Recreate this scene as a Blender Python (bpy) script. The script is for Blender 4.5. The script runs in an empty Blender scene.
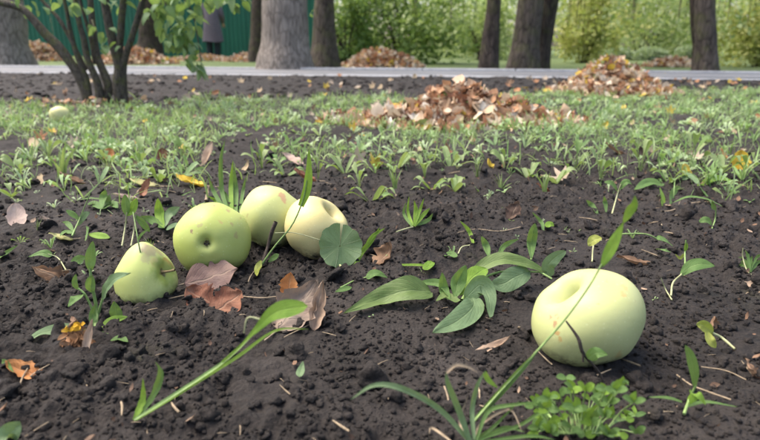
import bpy, math, random
import numpy as np
from mathutils import Vector, Matrix, Quaternion

random.seed(7)
RNG = np.random.default_rng(7)
S = bpy.context.scene
COL = S.collection
R = math.radians

# ------------------------------------------------------------------ camera
CAM_H = 0.225
PITCH = R(16.2)
F = 585.0                       # focal length in pixels of a 760 px wide picture
cd = bpy.data.cameras.new('camera'); cam = bpy.data.objects.new('camera', cd); COL.objects.link(cam)
cam.location = (0, 0, CAM_H); cam.rotation_euler = (math.pi / 2 - PITCH, 0, 0)
cd.sensor_width = 36; cd.lens = 36 * F / 760
cd.clip_start = 0.02; cd.clip_end = 3000
cd.dof.use_dof = True; cd.dof.focus_distance = 0.60; cd.dof.aperture_fstop = 8.5
S.camera = cam
# ------------------------------------------------------------------ sky, sun, exposure (bright overcast)
SUN_EL, SUN_AZ = R(64), R(292)
w = bpy.data.worlds.new('World'); S.world = w; w.use_nodes = True
nt = w.node_tree; nt.nodes.clear()
sky = nt.nodes.new('ShaderNodeTexSky'); sky.sky_type = 'NISHITA'; sky.sun_disc = False
sky.sun_elevation = SUN_EL; sky.sun_rotation = SUN_AZ
sky.air_density = 0.9; sky.dust_density = 5.0; sky.ozone_density = 0.0
bg = nt.nodes.new('ShaderNodeBackground'); bg.inputs[1].default_value = 0.15
wo = nt.nodes.new('ShaderNodeOutputWorld')
nt.links.new(sky.outputs[0], bg.inputs[0]); nt.links.new(bg.outputs[0], wo.inputs[0])
sd = bpy.data.lights.new('sun', 'SUN'); sun = bpy.data.objects.new('sun', sd); COL.objects.link(sun)
sd.energy = 1.15; sd.angle = R(48); sd.color = (1.0, 0.95, 0.87)
sdir = Vector((math.sin(SUN_AZ) * math.cos(SUN_EL), math.cos(SUN_AZ) * math.cos(SUN_EL), math.sin(SUN_EL)))
sun.rotation_euler = sdir.to_track_quat('Z', 'Y').to_euler(); sun.location = (0, 0, 30)
S.view_settings.view_transform = 'Standard'; S.view_settings.look = 'None'
S.view_settings.exposure = 1.66; S.view_settings.gamma = 1.0
S.render.engine = 'CYCLES'
S.cycles.max_bounces = 8; S.cycles.transparent_max_bounces = 8
S.cycles.use_denoising = True

# ------------------------------------------------------------------ picture point -> place
CP, SP = math.cos(PITCH), math.sin(PITCH)
def ray(px, py):
    u, v = (px - 380) / F, (220 - py) / F
    return np.array((u, CP + v * SP, -SP + v * CP))
def at_y(px, py, Y):
    d = ray(px, py); t = Y / d[1]
    return np.array((d[0] * t, Y, CAM_H + d[2] * t))
def ground_at(px, py, z=0.0):
    d = ray(px, py); t = (z - CAM_H) / d[2]
    return np.array((d[0] * t, d[1] * t, z))
def depth_of(p):
    return p[1] * CP - (p[2] - CAM_H) * SP

# ------------------------------------------------------------------ noise
def _h(i, j, k, s):
    i = i.astype(np.uint32); j = j.astype(np.uint32); k = k.astype(np.uint32)
    h = i * np.uint32(374761393) + j * np.uint32(668265263) + k * np.uint32(2246822519) + np.uint32((s * 3266489917) & 0xffffffff)
    h = (h ^ (h >> np.uint32(13))) * np.uint32(1274126177)
    h = (h ^ (h >> np.uint32(16))) * np.uint32(2654435761)
    h = h ^ (h >> np.uint32(15))
    return (h & np.uint32(0xffffff)).astype(np.float64) / 16777215.0
def vnoise(x, y, z=None, s=0):
    x = np.asarray(x, float); y = np.asarray(y, float); z = np.zeros_like(x) if z is None else np.asarray(z, float)
    i, j, k = np.floor(x).astype(np.int64), np.floor(y).astype(np.int64), np.floor(z).astype(np.int64)
    a, b, c = x - i, y - j, z - k
    a, b, c = a * a * (3 - 2 * a), b * b * (3 - 2 * b), c * c * (3 - 2 * c)
    o = 0
    for di in (0, 1):
        for dj in (0, 1):
            for dk in (0, 1):
                o = o + (a if di else 1 - a) * (b if dj else 1 - b) * (c if dk else 1 - c) * _h(i + di, j + dj, k + dk, s)
    return o
def fbm(x, y, z=None, s=0, n=3):
    o, a, t, f = 0, 1.0, 0, 1.0
    for q in range(n):
        o = o + a * vnoise(np.asarray(x) * f, np.asarray(y) * f, None if z is None else np.asarray(z) * f, s + q); t += a; a *= .5; f *= 2.03
    return o / t

def low(x, y):
    x = np.asarray(x, float); y = np.asarray(y, float)
    fade = np.clip(1.5 - y / 4, 0, 1)
    return (fbm(x * 2.6 + 5, y * 2.6, None, 3, 2) - .5) * 0.03 * fade
def gz(x, y):
    return float(low(np.array([x]), np.array([y]))[0])
def on_ground(px, py):
    p = ground_at(px, py); p = ground_at(px, py, gz(p[0], p[1])); p[2] = gz(p[0], p[1])
    return p

# ------------------------------------------------------------------ mesh helpers
def mesh(name, V, Fc, mat=None, uv=None, smooth=True, attr=None):
    """V (n,3); Fc (m,k) equal sided faces or a list of lists"""
    V = np.asarray(V, np.float32)
    me = bpy.data.meshes.new(name)
    if isinstance(Fc, np.ndarray):
        m, k = Fc.shape
        me.vertices.add(len(V)); me.vertices.foreach_set('co', V.ravel())
        me.loops.add(m * k); me.polygons.add(m)
        me.loops.foreach_set('vertex_index', Fc.astype(np.int32).ravel())
        me.polygons.foreach_set('loop_start', np.arange(0, m * k, k, dtype=np.int32))
        li = Fc.astype(np.int32).ravel()
        me.update(calc_edges=True)
    else:
        me.from_pydata(V.tolist(), [], [list(f) for f in Fc]); me.update()
        li = np.array([i for f in Fc for i in f])
    if uv is not None:
        l = me.uv_layers.new(name='uv'); l.data.foreach_set('uv', np.asarray(uv, np.float32)[li].ravel())
    if attr is not None:
        for an, av in attr.items():
            a = me.attributes.new(an, 'FLOAT', 'POINT'); a.data.foreach_set('value', np.asarray(av, np.float32))
    me.polygons.foreach_set('use_smooth', np.full(len(me.polygons), smooth))
    me.validate()
    if mat is not None: me.materials.append(mat)
    return me
def obj(name, me, parent=None, loc=None):
    o = bpy.data.objects.new(name, me); COL.objects.link(o)
    if parent is not None: o.parent = parent
    if loc is not None: o.location = [float(c) for c in loc]
    return o
def tag(o, label=None, cat=None, group=None, kind=None):
    if label: o['label'] = label
    if cat: o['category'] = cat
    if group: o['group'] = group
    if kind: o['kind'] = kind
    return o
def thing(name, label, cat, loc=(0, 0, 0), group=None):
    o = bpy.data.objects.new(name, None); COL.objects.link(o); o.location = [float(c) for c in loc]
    o.empty_display_size = 0.02
    return tag(o, label, cat, group)
def copy_tree(o, parent=None):
    c = o.copy(); COL.objects.link(c); c.parent = parent
    for ch in list(o.children): copy_tree(ch, c)
    return c
def gridfaces(nu, nv, wrap=False):
    i = np.arange(nu - 1)[:, None]; j = np.arange(nv if wrap else nv - 1)[None, :]
    a = i * nv + j; b = i * nv + (j + 1) % nv
    return np.stack([a, b, b + nv, a + nv], -1).reshape(-1, 4)
def join(parts):
    Vs, Fs, Us, n = [], [], [], 0
    for p in parts:
        Vs.append(p[0]); Fs.append(p[1] + n); n += len(p[0])
        if len(p) > 2: Us.append(p[2])
    return np.concatenate(Vs), np.concatenate(Fs), (np.concatenate(Us) if Us else None)
def spline(P, n):
    P = np.asarray(P, float)
    if len(P) == 2: return P[0] + (P[1] - P[0]) * np.linspace(0, 1, n)[:, None]
    Q = np.vstack([2 * P[0] - P[1], P, 2 * P[-1] - P[-2]]); out = []
    for t in np.linspace(0, len(P) - 1 - 1e-9, n):
        i = int(t); f = t - i; a, b, c, d = Q[i:i + 4]
        out.append(.5 * (2 * b + (c - a) * f + (2 * a - 5 * b + 4 * c - d) * f * f + (3 * b - a - 3 * c + d) * f ** 3))
    return np.array(out)
def norm(v): return v / (np.linalg.norm(v, axis=-1, keepdims=True) + 1e-12)
def frames(C, hint):
    T = norm(np.gradient(C, axis=0))
    N = np.asarray(hint, float)[None, :] - T * (T @ np.asarray(hint, float))[:, None]
    N = norm(N); B = np.cross(T, N)
    return T, N, B
def tube(P, rad, n=24, ns=8, rough=0., seed=0, rs=60., cap=True):
    C = spline(P, n); r = np.interp(np.linspace(0, 1, n), np.linspace(0, 1, len(rad)), rad)
    T, N, B = frames(C, (0.31, -0.9, 0.2))
    th = np.linspace(0, 2 * np.pi, ns, endpoint=False)
    rr = np.repeat(r[:, None], ns, 1)
    if rough:
        dirs = np.cos(th)[None, :, None] * N[:, None] + np.sin(th)[None, :, None] * B[:, None]
        Q = C[:, None] + dirs * rr[..., None]
        rr = rr * (1 + rough * (fbm(Q[..., 0] * rs, Q[..., 1] * rs, Q[..., 2] * rs * .3, seed) - .5) * 2)
    V = C[:, None] + rr[..., None] * (np.cos(th)[None, :, None] * N[:, None] + np.sin(th)[None, :, None] * B[:, None])
    Fc = gridfaces(n, ns, True)
    uv = np.stack(np.meshgrid(np.linspace(0, 1, n), np.linspace(0, 1, ns), indexing='ij'), -1).reshape(-1, 2)
    V = V.reshape(-1, 3)
    if cap:
        V = np.vstack([V, C[0], C[-1] + T[-1] * r[-1] * .6]); a, b = len(V) - 2, len(V) - 1
        e = (n - 1) * ns
        k = np.arange(ns); k2 = (k + 1) % ns
        Fc = np.vstack([Fc, np.stack([k2, k, np.full(ns, a), np.full(ns, a)], -1), np.stack([e + k, e + k2, np.full(ns, b), np.full(ns, b)], -1)])
        uv = np.vstack([uv, [0, .5], [1, .5]])
    return V, Fc, uv
PROF = {
    'oval': lambda t: np.sin(np.pi * np.clip(t, 0, 1)) ** .75,
    'lance': lambda t: np.sin(np.pi * np.clip(t, 0, 1) ** .8) ** 1.0,
    'egg': lambda t: np.sin(np.pi * np.clip(t, 0, 1) ** .62) ** .8,
    'spoon': lambda t: .16 + .84 * np.clip(np.sin(np.pi * np.clip((t - .38) / .62, 0, 1) ** .85), 0, 1) ** .9 * (t > .38) - .16 * np.clip((t - .9) / .1, 0, 1),
    'paddle': lambda t: np.clip(.12 + .88 * np.clip((t - .3) / .5, 0, 1) ** 1.4, 0, 1) * np.clip((1 - t) / .14, 0, 1) ** .45,
    'strap': lambda t: (np.clip(.7 + t * 1.2, 0, 1)) * np.clip((1 - t) * 2.2, 0, 1) ** .7,
    'wide': lambda t: np.sin(np.pi * np.clip(t, 0, 1) ** .75) ** .55,
}
def blade(P, width, prof='lance', hint=(0, -.7, .7), camber=.18, n=18, nv=7, wav=.0, seed=0, twist=0., tooth=0.):
    C = spline(P, n); t = np.linspace(0, 1, n)
    T, N, B = frames(C, hint)
    if twist:
        a = twist * t[:, None]; N, B = N * np.cos(a) + B * np.sin(a), B * np.cos(a) - N * np.sin(a)
    hw = PROF[prof](t) * width * .5 + 1e-5
    if tooth: hw = hw * (1 + tooth * (vnoise(t * n * .6, t * 0 + seed) - .5))
    v = np.linspace(-1, 1, nv)
    bump = (fbm(t[:, None] * 5 + seed * 1.7 + 0 * v, v[None, :] * 1.6 + seed + 0 * t[:, None], None, seed) - .5) * wav * width * 2
    V = C[:, None] + B[:, None] * (hw[:, None] * v[None, :])[..., None] + N[:, None] * (camber * hw[:, None] * np.abs(v)[None, :] ** 1.3 + bump)[..., None]
    uv = np.stack(np.meshgrid(t, (v + 1) / 2, indexing='ij'), -1).reshape(-1, 2)
    return V.reshape(-1, 3), gridfaces(n, nv), uv
def leaf_shape(L, W, prof='oval', nu=7, nv=5, curl=.6, cup=.3, wav=.05, seed=0, tooth=0.):
    """leaf lying along +Y from the origin, facing +Z"""
    t = np.linspace(0, 1, nu); a = curl * (t - .35)
    dy = np.cos(a); dz = np.sin(a)
    y = np.concatenate([[0], np.cumsum((dy[1:] + dy[:-1]) / 2)]) * L / (nu - 1)
    z = np.concatenate([[0], np.cumsum((dz[1:] + dz[:-1]) / 2)]) * L / (nu - 1)
    C = np.stack([0 * y, y, z], -1)
    Nn = np.stack([0 * y, -dz, dy], -1)
    v = np.linspace(-1, 1, nv); hw = PROF[prof](t) * W / 2 + 1e-4 * L
    if tooth: hw = hw * (1 + tooth * (vnoise(t * nu * .8 + seed, t * 0 + seed) - .5) * 2)
    ang = cup * np.abs(v)
    wx = np.sign(v) * np.where(cup > 1e-3, np.sin(ang) / max(cup, 1e-3), np.abs(v))
    wz = np.where(cup > 1e-3, (1 - np.cos(ang)) / max(cup, 1e-3), 0)
    bump = (fbm(t[:, None] * 3.3 + seed * 3.1 + 0 * v, v[None, :] * 1.7 + seed + 0 * t[:, None], None, seed + 5) - .5) * wav * L * 2
    V = C[:, None] + np.stack([hw[:, None] * wx[None], 0 * hw[:, None] * wx[None], 0 * hw[:, None] * wx[None]], -1) \
        + Nn[:, None] * (hw[:, None] * wz[None] + bump)[..., None]
    uv = np.stack(np.meshgrid(t, (v + 1) / 2, indexing='ij'), -1).reshape(-1, 2)
    return V.reshape(-1, 3), gridfaces(nu, nv), uv
def maple_shape(size, nr=3, nth=41, curl=.4, seed=0, wav=.1):
    rg = np.random.default_rng(seed + 100)
    th = np.linspace(-2.75, 2.75, nth); r = np.full(nth, .34)
    for c, l in ((0, 1), (.95, .86), (-.95, .86), (1.85, .56), (-1.85, .56)):
        r = np.maximum(r, .30 + (l - .30) * np.exp(-(np.abs(th - c) / .30) ** 1.5))
    r = r * (1 + .10 * (rg.random(nth) - .5))
    rr = np.linspace(.04, 1, nr + 1)
    X = np.sin(th)[None] * r[None] * rr[:, None]; Y = np.cos(th)[None] * r[None] * rr[:, None]
    Z = curl * (X ** 2 * .9 + Y ** 2 * .5) + wav * (fbm(X * 2.5 + seed, Y * 2.5, None, seed) - .5) * 2.2
    V = np.stack([X, Y, Z], -1).reshape(-1, 3) * size
    uv = np.stack([np.repeat(rr[:, None], nth, 1), np.repeat(((th + 2.75) / 5.5)[None], nr + 1, 0)], -1).reshape(-1, 2)
    return V, gridfaces(nr + 1, nth), uv
def rot(V, yaw=0, pitch=0, roll=0):
    M = np.array(Matrix.Rotation(yaw, 3, 'Z') @ Matrix.Rotation(pitch, 3, 'X') @ Matrix.Rotation(roll, 3, 'Y'))
    return V @ M.T
def scatter(tmpl, pos, yaw, scale, tilt=None, taxis=None):
    """numpy copies of a template (V,F,uv) -> joined V,F,uv,rnd"""
    V, Fc, uv = tmpl; n = len(pos); k = len(V)
    c, s = np.cos(yaw), np.sin(yaw)
    W = V[None] * np.asarray(scale)[:, None, None]
    if tilt is not None:
        ct, st = np.cos(tilt)[:, None], np.sin(tilt)[:, None]
        W = np.stack([W[..., 0], W[..., 1] * ct - W[..., 2] * st, W[..., 1] * st + W[..., 2] * ct], -1)
        if taxis is not None:
            c2, s2 = np.cos(taxis)[:, None], np.sin(taxis)[:, None]
            W = np.stack([W[..., 0] * c2 + W[..., 2] * s2, W[..., 1], W[..., 2] * c2 - W[..., 0] * s2], -1)
    W = np.stack([W[..., 0] * c[:, None] - W[..., 1] * s[:, None], W[..., 0] * s[:, None] + W[..., 1] * c[:, None], W[..., 2]], -1) + pos[:, None]
    FF = (Fc[None] + (np.arange(n) * k)[:, None, None]).reshape(-1, Fc.shape[1])
    return W.reshape(-1, 3), FF, (np.tile(uv, (n, 1)) if uv is not None else None), np.repeat(RNG.random(n), k)
def cat_sc(L):
    n = 0; Vs, Fs, Us, Rs = [], [], [], []
    for V, Fc, uv, r in L:
        Vs.append(V); Fs.append(Fc + n); Us.append(uv); Rs.append(r); n += len(V)
    return np.concatenate(Vs), np.concatenate(Fs), np.concatenate(Us), np.concatenate(Rs)

# ------------------------------------------------------------------ materials
class NT:
    def __init__(s, name):
        s.m = bpy.data.materials.new(name); s.m.use_nodes = True; s.t = s.m.node_tree; s.t.nodes.clear()
        s.out = s.n('ShaderNodeOutputMaterial')
    def n(s, ty, **kw):
        x = s.t.nodes.new(ty)
        for k, v in kw.items(): setattr(x, k, v)
        return x
    def set(s, sock, v):
        if isinstance(v, bpy.types.NodeSocket): s.t.links.new(v, sock)
        elif v is not None: sock.default_value = (tuple(v) + (1,) if isinstance(v, (tuple, list)) and len(v) == 3 and sock.type == 'RGBA' else v)
    def noise(s, co, scale, detail=3, rough=.55, dist=0.):
        x = s.n('ShaderNodeTexNoise'); s.set(x.inputs['Vector'], co); x.inputs['Scale'].default_value = scale
        x.inputs['Detail'].default_value = detail; x.inputs['Roughness'].default_value = rough; x.inputs['Distortion'].default_value = dist
        return x.outputs['Fac']
    def ramp(s, fac, stops, interp='LINEAR'):
        x = s.n('ShaderNodeValToRGB'); s.set(x.inputs[0], fac); e = x.color_ramp.elements; x.color_ramp.interpolation = interp
        while len(e) < len(stops): e.new(.5)
        for el, (p, c) in zip(e, stops): el.position = p; el.color = tuple(c) + (1,) if len(c) == 3 else c
        return x.outputs[0]
    def rng(s, v, a, b, c=0., d=1., smooth=False):
        x = s.n('ShaderNodeMapRange'); s.set(x.inputs[0], v)
        if smooth: x.interpolation_type = 'SMOOTHSTEP'
        for i, q in enumerate((a, b, c, d)): s.set(x.inputs[i + 1], q)
        return x.outputs[0]
    def mix(s, fac, a, b, mode='MIX'):
        x = s.n('ShaderNodeMix', data_type='RGBA', blend_type=mode); s.set(x.inputs['Factor'], fac); s.set(x.inputs[6], a); s.set(x.inputs[7], b)
        return x.outputs[2]
    def math(s, op, a, b=None):
        x = s.n('ShaderNodeMath', operation=op); s.set(x.inputs[0], a)
        if b is not None: s.set(x.inputs[1], b)
        return x.outputs[0]
    def pos(s): return s.n('ShaderNodeNewGeometry').outputs['Position']
    def objco(s): return s.n('ShaderNodeTexCoord').outputs['Object']
    def uv(s):
        x = s.n('ShaderNodeSeparateXYZ'); s.t.links.new(s.n('ShaderNodeUVMap', uv_map='uv').outputs[0], x.inputs[0]); return x.outputs[0], x.outputs[1]
    def attr(s, nm): return s.n('ShaderNodeAttribute', attribute_name=nm).outputs['Fac']
    def rnd(s): return s.n('ShaderNodeObjectInfo').outputs['Random']
    def bump(s, h, dist, strength=1.):
        x = s.n('ShaderNodeBump'); s.set(x.inputs['Height'], h); x.inputs['Distance'].default_value = dist; x.inputs['Strength'].default_value = strength
        return x.outputs[0]
    def pbsdf(s, col, rough=.6, nrm=None, spec=.4, **kw):
        x = s.n('ShaderNodeBsdfPrincipled'); s.set(x.inputs['Base Color'], col); s.set(x.inputs['Roughness'], rough)
        x.inputs['Specular IOR Level'].default_value = spec
        if nrm is not None: s.set(x.inputs['Normal'], nrm)
        for k, v in kw.items(): s.set(x.inputs[k.replace('_', ' ')], v)
        return x.outputs[0]
    def done(s, sh): s.t.links.new(sh, s.out.inputs[0]); return s.m
    def thin(s, col, tcol, rough, nrm=None, amt=.3, spec=.3):
        a = s.pbsdf(col, rough, nrm, spec)
        t = s.n('ShaderNodeBsdfTranslucent'); s.set(t.inputs[0], tcol)
        if nrm is not None: s.set(t.inputs['Normal'], nrm)
        x = s.n('ShaderNodeMixShader'); x.inputs[0].default_value = amt
        s.t.links.new(a, x.inputs[1]); s.t.links.new(t.outputs[0], x.inputs[2])
        return x.outputs[0]

def mat_soil(name, turf=False):
    k = NT(name); p = k.pos()
    n1 = k.math('ADD', k.math('MULTIPLY', k.noise(p, 14, 5, .65), .55), k.math('MULTIPLY', k.noise(p, 3.5, 3, .6), .45)); n2 = k.noise(p, 160, 5, .7); n3 = k.noise(p, 900, 3, .6)
    c = k.ramp(n1, [(.36, (.0095, .0078, .0068)), (.5, (.0185, .0155, .0138)), (.64, (.040, .034, .030))])
    c = k.mix(k.rng(n2, .4, .8), c, (.043, .036, .031))
    c = k.mix(k.rng(n3, .64, .74, 0, .5), c, (.12, .10, .082))
    moss = k.math('MULTIPLY', k.rng(k.noise(p, 9, 3), .60, .72), k.rng(n2, .45, .6))
    c = k.mix(k.math('MULTIPLY', moss, .45), c, (.030, .036, .013))
    if turf:
        tn = k.noise(p, 3.0, 5, .7)
        c = k.mix(k.attr('turf'), c, k.ramp(tn, [(.3, (.05, .075, .025)), (.6, (.10, .14, .045)), (.8, (.17, .14, .07))]))
    v = k.n('ShaderNodeTexVoronoi'); k.set(v.inputs['Vector'], p); v.inputs['Scale'].default_value = 260
    h = k.math('ADD', k.math('MULTIPLY', n2, 1.2), k.math('MULTIPLY', n3, .35)); h = k.math('SUBTRACT', h, k.math('MULTIPLY', v.outputs[0], .5))
    return k.done(k.pbsdf(c, k.rng(n2, .3, .7, .75, .98), k.bump(h, .004, .9), .25))
def mat_leaf(name, cols, vein=.5, rough=.5, amt=.3, src='pos', spots=0., spec=.35, var=1.):
    """green leaf: midrib and side veins from uv, blotches from place"""
    k = NT(name); u, v = k.uv(); p = k.pos()
    n = k.noise(p, 90, 3); big = k.noise(p, 22, 2)
    c = k.ramp(k.math('ADD', k.math('MULTIPLY', n, .5), k.math('MULTIPLY', big, .5)), [(.36, cols[0]), (.62, cols[1])])
    if src == 'attr': c = k.mix(k.math('MULTIPLY', k.attr('rnd'), var), c, cols[2])
    if src == 'obj': c = k.mix(k.math('MULTIPLY', k.rnd(), var), c, cols[2])
    d = k.math('ABSOLUTE', k.math('SUBTRACT', v, .5))
    mid = k.rng(d, .012, .045, 1, 0)
    w = k.math('SUBTRACT', k.math('MULTIPLY', u, 9.), k.math('MULTIPLY', d, 7.))
    sv = k.rng(k.math('ABSOLUTE', k.math('SUBTRACT', k.math('FRACT', w), .5)), .0, .12, 1, 0)
    ve = k.math('MAXIMUM', mid, k.math('MULTIPLY', sv, .55))
    c2 = k.mix(k.math('MULTIPLY', ve, vein), c, k.mix(.55, c, (.42, .5, .25)))
    if spots:
        c2 = k.mix(k.rng(k.noise(p, 320, 3), .70, .76, 0, spots), c2, (.10, .06, .03))
    c2 = k.mix(k.rng(k.noise(p, 420, 4, .7), .42, .7, 0, .45), c2, k.mix(.5, c2, (.05, .06, .015)))
    h = k.math('SUBTRACT', k.math('MULTIPLY', n, .5), k.math('MULTIPLY', ve, .6))
    tc = k.mix(.5, c2, (.30, .42, .05), 'MIX')
    return k.done(k.thin(c2, tc, rough, k.bump(h, .0012, .6), amt, spec))
def mat_dry(name, stops, src='rnd', rough=.75, amt=.18):
    k = NT(name); u, v = k.uv(); p = k.pos()
    n = k.noise(p, 120, 4, .65); m = k.noise(p, 35, 2)
    if src == 'rnd': base = k.ramp(k.rnd(), stops, 'CONSTANT')
    elif src == 'attr': base = k.ramp(k.attr('rnd'), stops, 'CONSTANT')
    else: base = k.ramp(m, stops)
    c = k.mix(k.rng(n, .3, .75), k.mix(.2, base, (.14, .075, .045)), base)
    c = k.mix(k.rng(m, .5, .7, 0, .25), c, (.42, .30, .20))
    d = k.math('ABSOLUTE', k.math('SUBTRACT', v, .5))
    mid = k.rng(d, .01, .04, 1, 0)
    w = k.math('SUBTRACT', k.math('MULTIPLY', u, 8.), k.math('MULTIPLY', d, 6.))
    sv = k.rng(k.math('ABSOLUTE', k.math('SUBTRACT', k.math('FRACT', w), .5)), .0, .1, .5, 0)
    ve = k.math('MAXIMUM', mid, sv)
    c = k.mix(k.math('MULTIPLY', ve, .4), c, k.mix(.5, c, (.5, .4, .28)))
    return k.done(k.thin(c, c, rough, k.bump(k.math('SUBTRACT', n, k.math('MULTIPLY', ve, .5)), .0015, .7), amt, .3))
def mat_apple(name, base, light, blush, axis, spots):
    """spots: list of (local point, radius, colour, strength)"""
    k = NT(name); o = k.objco()
    n = k.noise(o, 24, 3); n2 = k.noise(o, 9, 2)
    c = k.ramp(n2, [(.35, base), (.65, light)])
    c = k.mix(k.rng(n, .45, .75, 0, .35), c, blush)
    vo = k.n('ShaderNodeTexVoronoi'); k.set(vo.inputs['Vector'], o); vo.inputs['Scale'].default_value = 210
    c = k.mix(k.rng(vo.outputs[0], .10, .2, .13, 0), c, (.72, .74, .48))
    wn = k.n('ShaderNodeTexNoise'); k.set(wn.inputs['Vector'], o); wn.inputs['Scale'].default_value = 190; wn.inputs['Detail'].default_value = 4
    sub = k.n('ShaderNodeVectorMath', operation='SUBTRACT'); k.set(sub.inputs[0], wn.outputs['Color']); sub.inputs[1].default_value = (.5, .5, .5)
    sc = k.n('ShaderNodeVectorMath', operation='SCALE'); k.set(sc.inputs[0], sub.outputs[0]); sc.inputs['Scale'].default_value = .010
    ad = k.n('ShaderNodeVectorMath', operation='ADD'); k.set(ad.inputs[0], o); k.set(ad.inputs[1], sc.outputs[0])
    for (pt, rad, col, st) in spots:
        d = k.n('ShaderNodeVectorMath', operation='DISTANCE'); k.set(d.inputs[0], ad.outputs[0]); d.inputs[1].default_value = tuple(float(q) for q in pt)
        c = k.mix(k.rng(d.outputs['Value'], rad * .55, rad, st, 0, True), c, col)
    c = k.mix(k.rng(k.noise(o, 170, 4, .7), .66, .72, 0, .5), c, (.24, .19, .08))
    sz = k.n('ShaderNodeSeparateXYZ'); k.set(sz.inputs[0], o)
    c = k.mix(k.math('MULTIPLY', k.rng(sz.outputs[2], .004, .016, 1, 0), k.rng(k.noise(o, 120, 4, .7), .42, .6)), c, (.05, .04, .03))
    c = k.mix(k.rng(k.noise(o, 45, 5, .75), .55, .75, 0, .28), c, tuple(q * .66 for q in base))
    fine = k.noise(o, 260, 3)
    x = k.pbsdf(c, k.rng(n, .3, .7, .42, .54), k.bump(fine, .0004, .35), .32, Subsurface_Weight=.07, Subsurface_Scale=.006)
    return k.done(x)
def mat_plain(name, col, rough=.7, var=.3, scale=60, bump=.0, spec=.3, stretch=None):
    k = NT(name); p = k.objco()
    if stretch:
        mp = k.n('ShaderNodeMapping'); k.set(mp.inputs[0], p); mp.inputs['Scale'].default_value = stretch; p = mp.outputs[0]
    n = k.noise(p, scale, 4, .6)
    c = k.mix(k.rng(n, .3, .7), tuple(q * (1 - var) for q in col), tuple(min(1, q * (1 + var)) for q in col))
    return k.done(k.pbsdf(c, rough, k.bump(n, bump) if bump else None, spec))
def mat_bark(name, a, b, moss=.0, sc=1.):
    k = NT(name); p = k.objco()
    mp = k.n('ShaderNodeMapping'); k.set(mp.inputs[0], p); mp.inputs['Scale'].default_value = (1, 1, .18)
    n = k.noise(mp.outputs[0], 26 * sc, 5, .65, .6); n2 = k.noise(p, 5 * sc, 3)
    vo = k.n('ShaderNodeTexVoronoi', feature='DISTANCE_TO_EDGE'); mq = k.n('ShaderNodeMapping'); k.set(mq.inputs[0], p); mq.inputs['Scale'].default_value = (1, 1, .28); k.set(vo.inputs['Vector'], mq.outputs[0]); vo.inputs['Scale'].default_value = 22 * sc
    n = k.math('MULTIPLY', n, k.rng(vo.outputs[0], .0, .16, .62, 1.05))
    c = k.ramp(n, [(.28, a), (.58, b)])
    c = k.mix(k.rng(n2, .4, .7, 0, .5), c, tuple(q * .55 for q in b))
    if moss: c = k.mix(k.rng(k.noise(p, 7 * sc, 4), .5, .64, 0, moss), c, (.10, .11, .03))
    return k.done(k.pbsdf(c, .9, k.bump(n, .02 / sc), .2))

M = {}
M['ground'] = mat_soil('ground_soil', True)
M['soil'] = mat_soil('soil')
G_MID = [(.085, .165, .045), (.135, .235, .07), (.2, .3, .11)]
M['leaf'] = mat_leaf('leaf_mid', G_MID, .3, .58, .32, spots=.35, spec=.22)
M['leaf_light'] = mat_leaf('leaf_light', [(.13, .25, .03), (.22, .36, .05), (.3, .4, .1)], .2, .55, .38, spots=.25, spec=.22)
M['leaf_broad'] = mat_leaf('leaf_broad', [(.08, .135, .035), (.14, .20, .065), (.2, .3, .11)], .22, .52, .25, spots=.6, spec=.3)
M['leaf_blue'] = mat_leaf('leaf_blue', [(.11, .18, .085), (.17, .25, .125), (.2, .3, .11)], .2, .58, .24, spots=.4, spec=.25)
M['leaf_yellow'] = mat_leaf('leaf_yellow', [(.26, .30, .05), (.36, .38, .08), (.3, .3, .1)], .5, .5, .3)
M['leaf_round'] = mat_leaf('leaf_round', [(.075, .135, .05), (.12, .19, .075), (.2, .3, .11)], .25, .45, .2, spec=.5)
M['weed'] = mat_leaf('weed_leaf', [(.13, .26, .06), (.24, .41, .13), (.46, .57, .33)], .4, .5, .36, 'attr')
M['weed_one'] = mat_leaf('weed_leaf_single', [(.10, .19, .045), (.17, .27, .075), (.28, .35, .15)], .3, .5, .34, 'obj')
M['grass'] = mat_leaf('grass_blade', [(.14, .28, .06), (.24, .42, .12), (.46, .56, .28)], .1, .5, .38, 'attr')
M['stem_green'] = mat_plain('stem_green', (.19, .28, .09), .5, .3, 200)
M['stem_pale'] = mat_plain('stem_pale', (.32, .33, .17), .6, .3, 200)
M['twig'] = mat_plain('twig', (.05, .038, .03), .85, .4, 300, .001)
M['stalk_brown'] = mat_plain('stalk_brown', (.16, .12, .06), .8, .3, 300)
M['straw'] = mat_plain('straw', (.24, .185, .12), .8, .4, 200, .0005)
PILE = [(0, (.24, .10, .05)), (.12, (.50, .28, .15)), (.26, (.60, .45, .29)), (.38, (.13, .06, .035)), (.48, (.60, .44, .30)), (.60, (.72, .66, .54)), (.72, (.42, .20, .10)), (.80, (.68, .57, .42)), (.93, (.66, .48, .06)), (.975, (.20, .27, .08))]
M['pile_leaf'] = mat_dry('pile_leaf', PILE)
M['pile_litter'] = mat_dry('pile_litter', PILE, 'attr')
M['strewn'] = mat_dry('strewn_leaf', [(0, (.55, .45, .30)), (.3, (.62, .55, .42)), (.5, (.45, .26, .13)), (.7, (.62, .47, .22)), (.9, (.60, .46, .06)), (1, (.3, .15, .07))])
for cn_, cc_ in (('pale', [(0, (.46, .38, .28)), (1, (.56, .48, .37))]), ('yellow', [(0, (.60, .44, .05)), (1, (.68, .52, .12))]), ('rust', [(0, (.42, .20, .09)), (1, (.52, .28, .14))]), ('brown', [(0, (.26, .15, .08)), (1, (.36, .23, .13))]), ('tan', [(0, (.52, .40, .24)), (1, (.58, .46, .30))])):
    M['strewn_' + cn_] = mat_dry('strewn_' + cn_, cc_)
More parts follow.
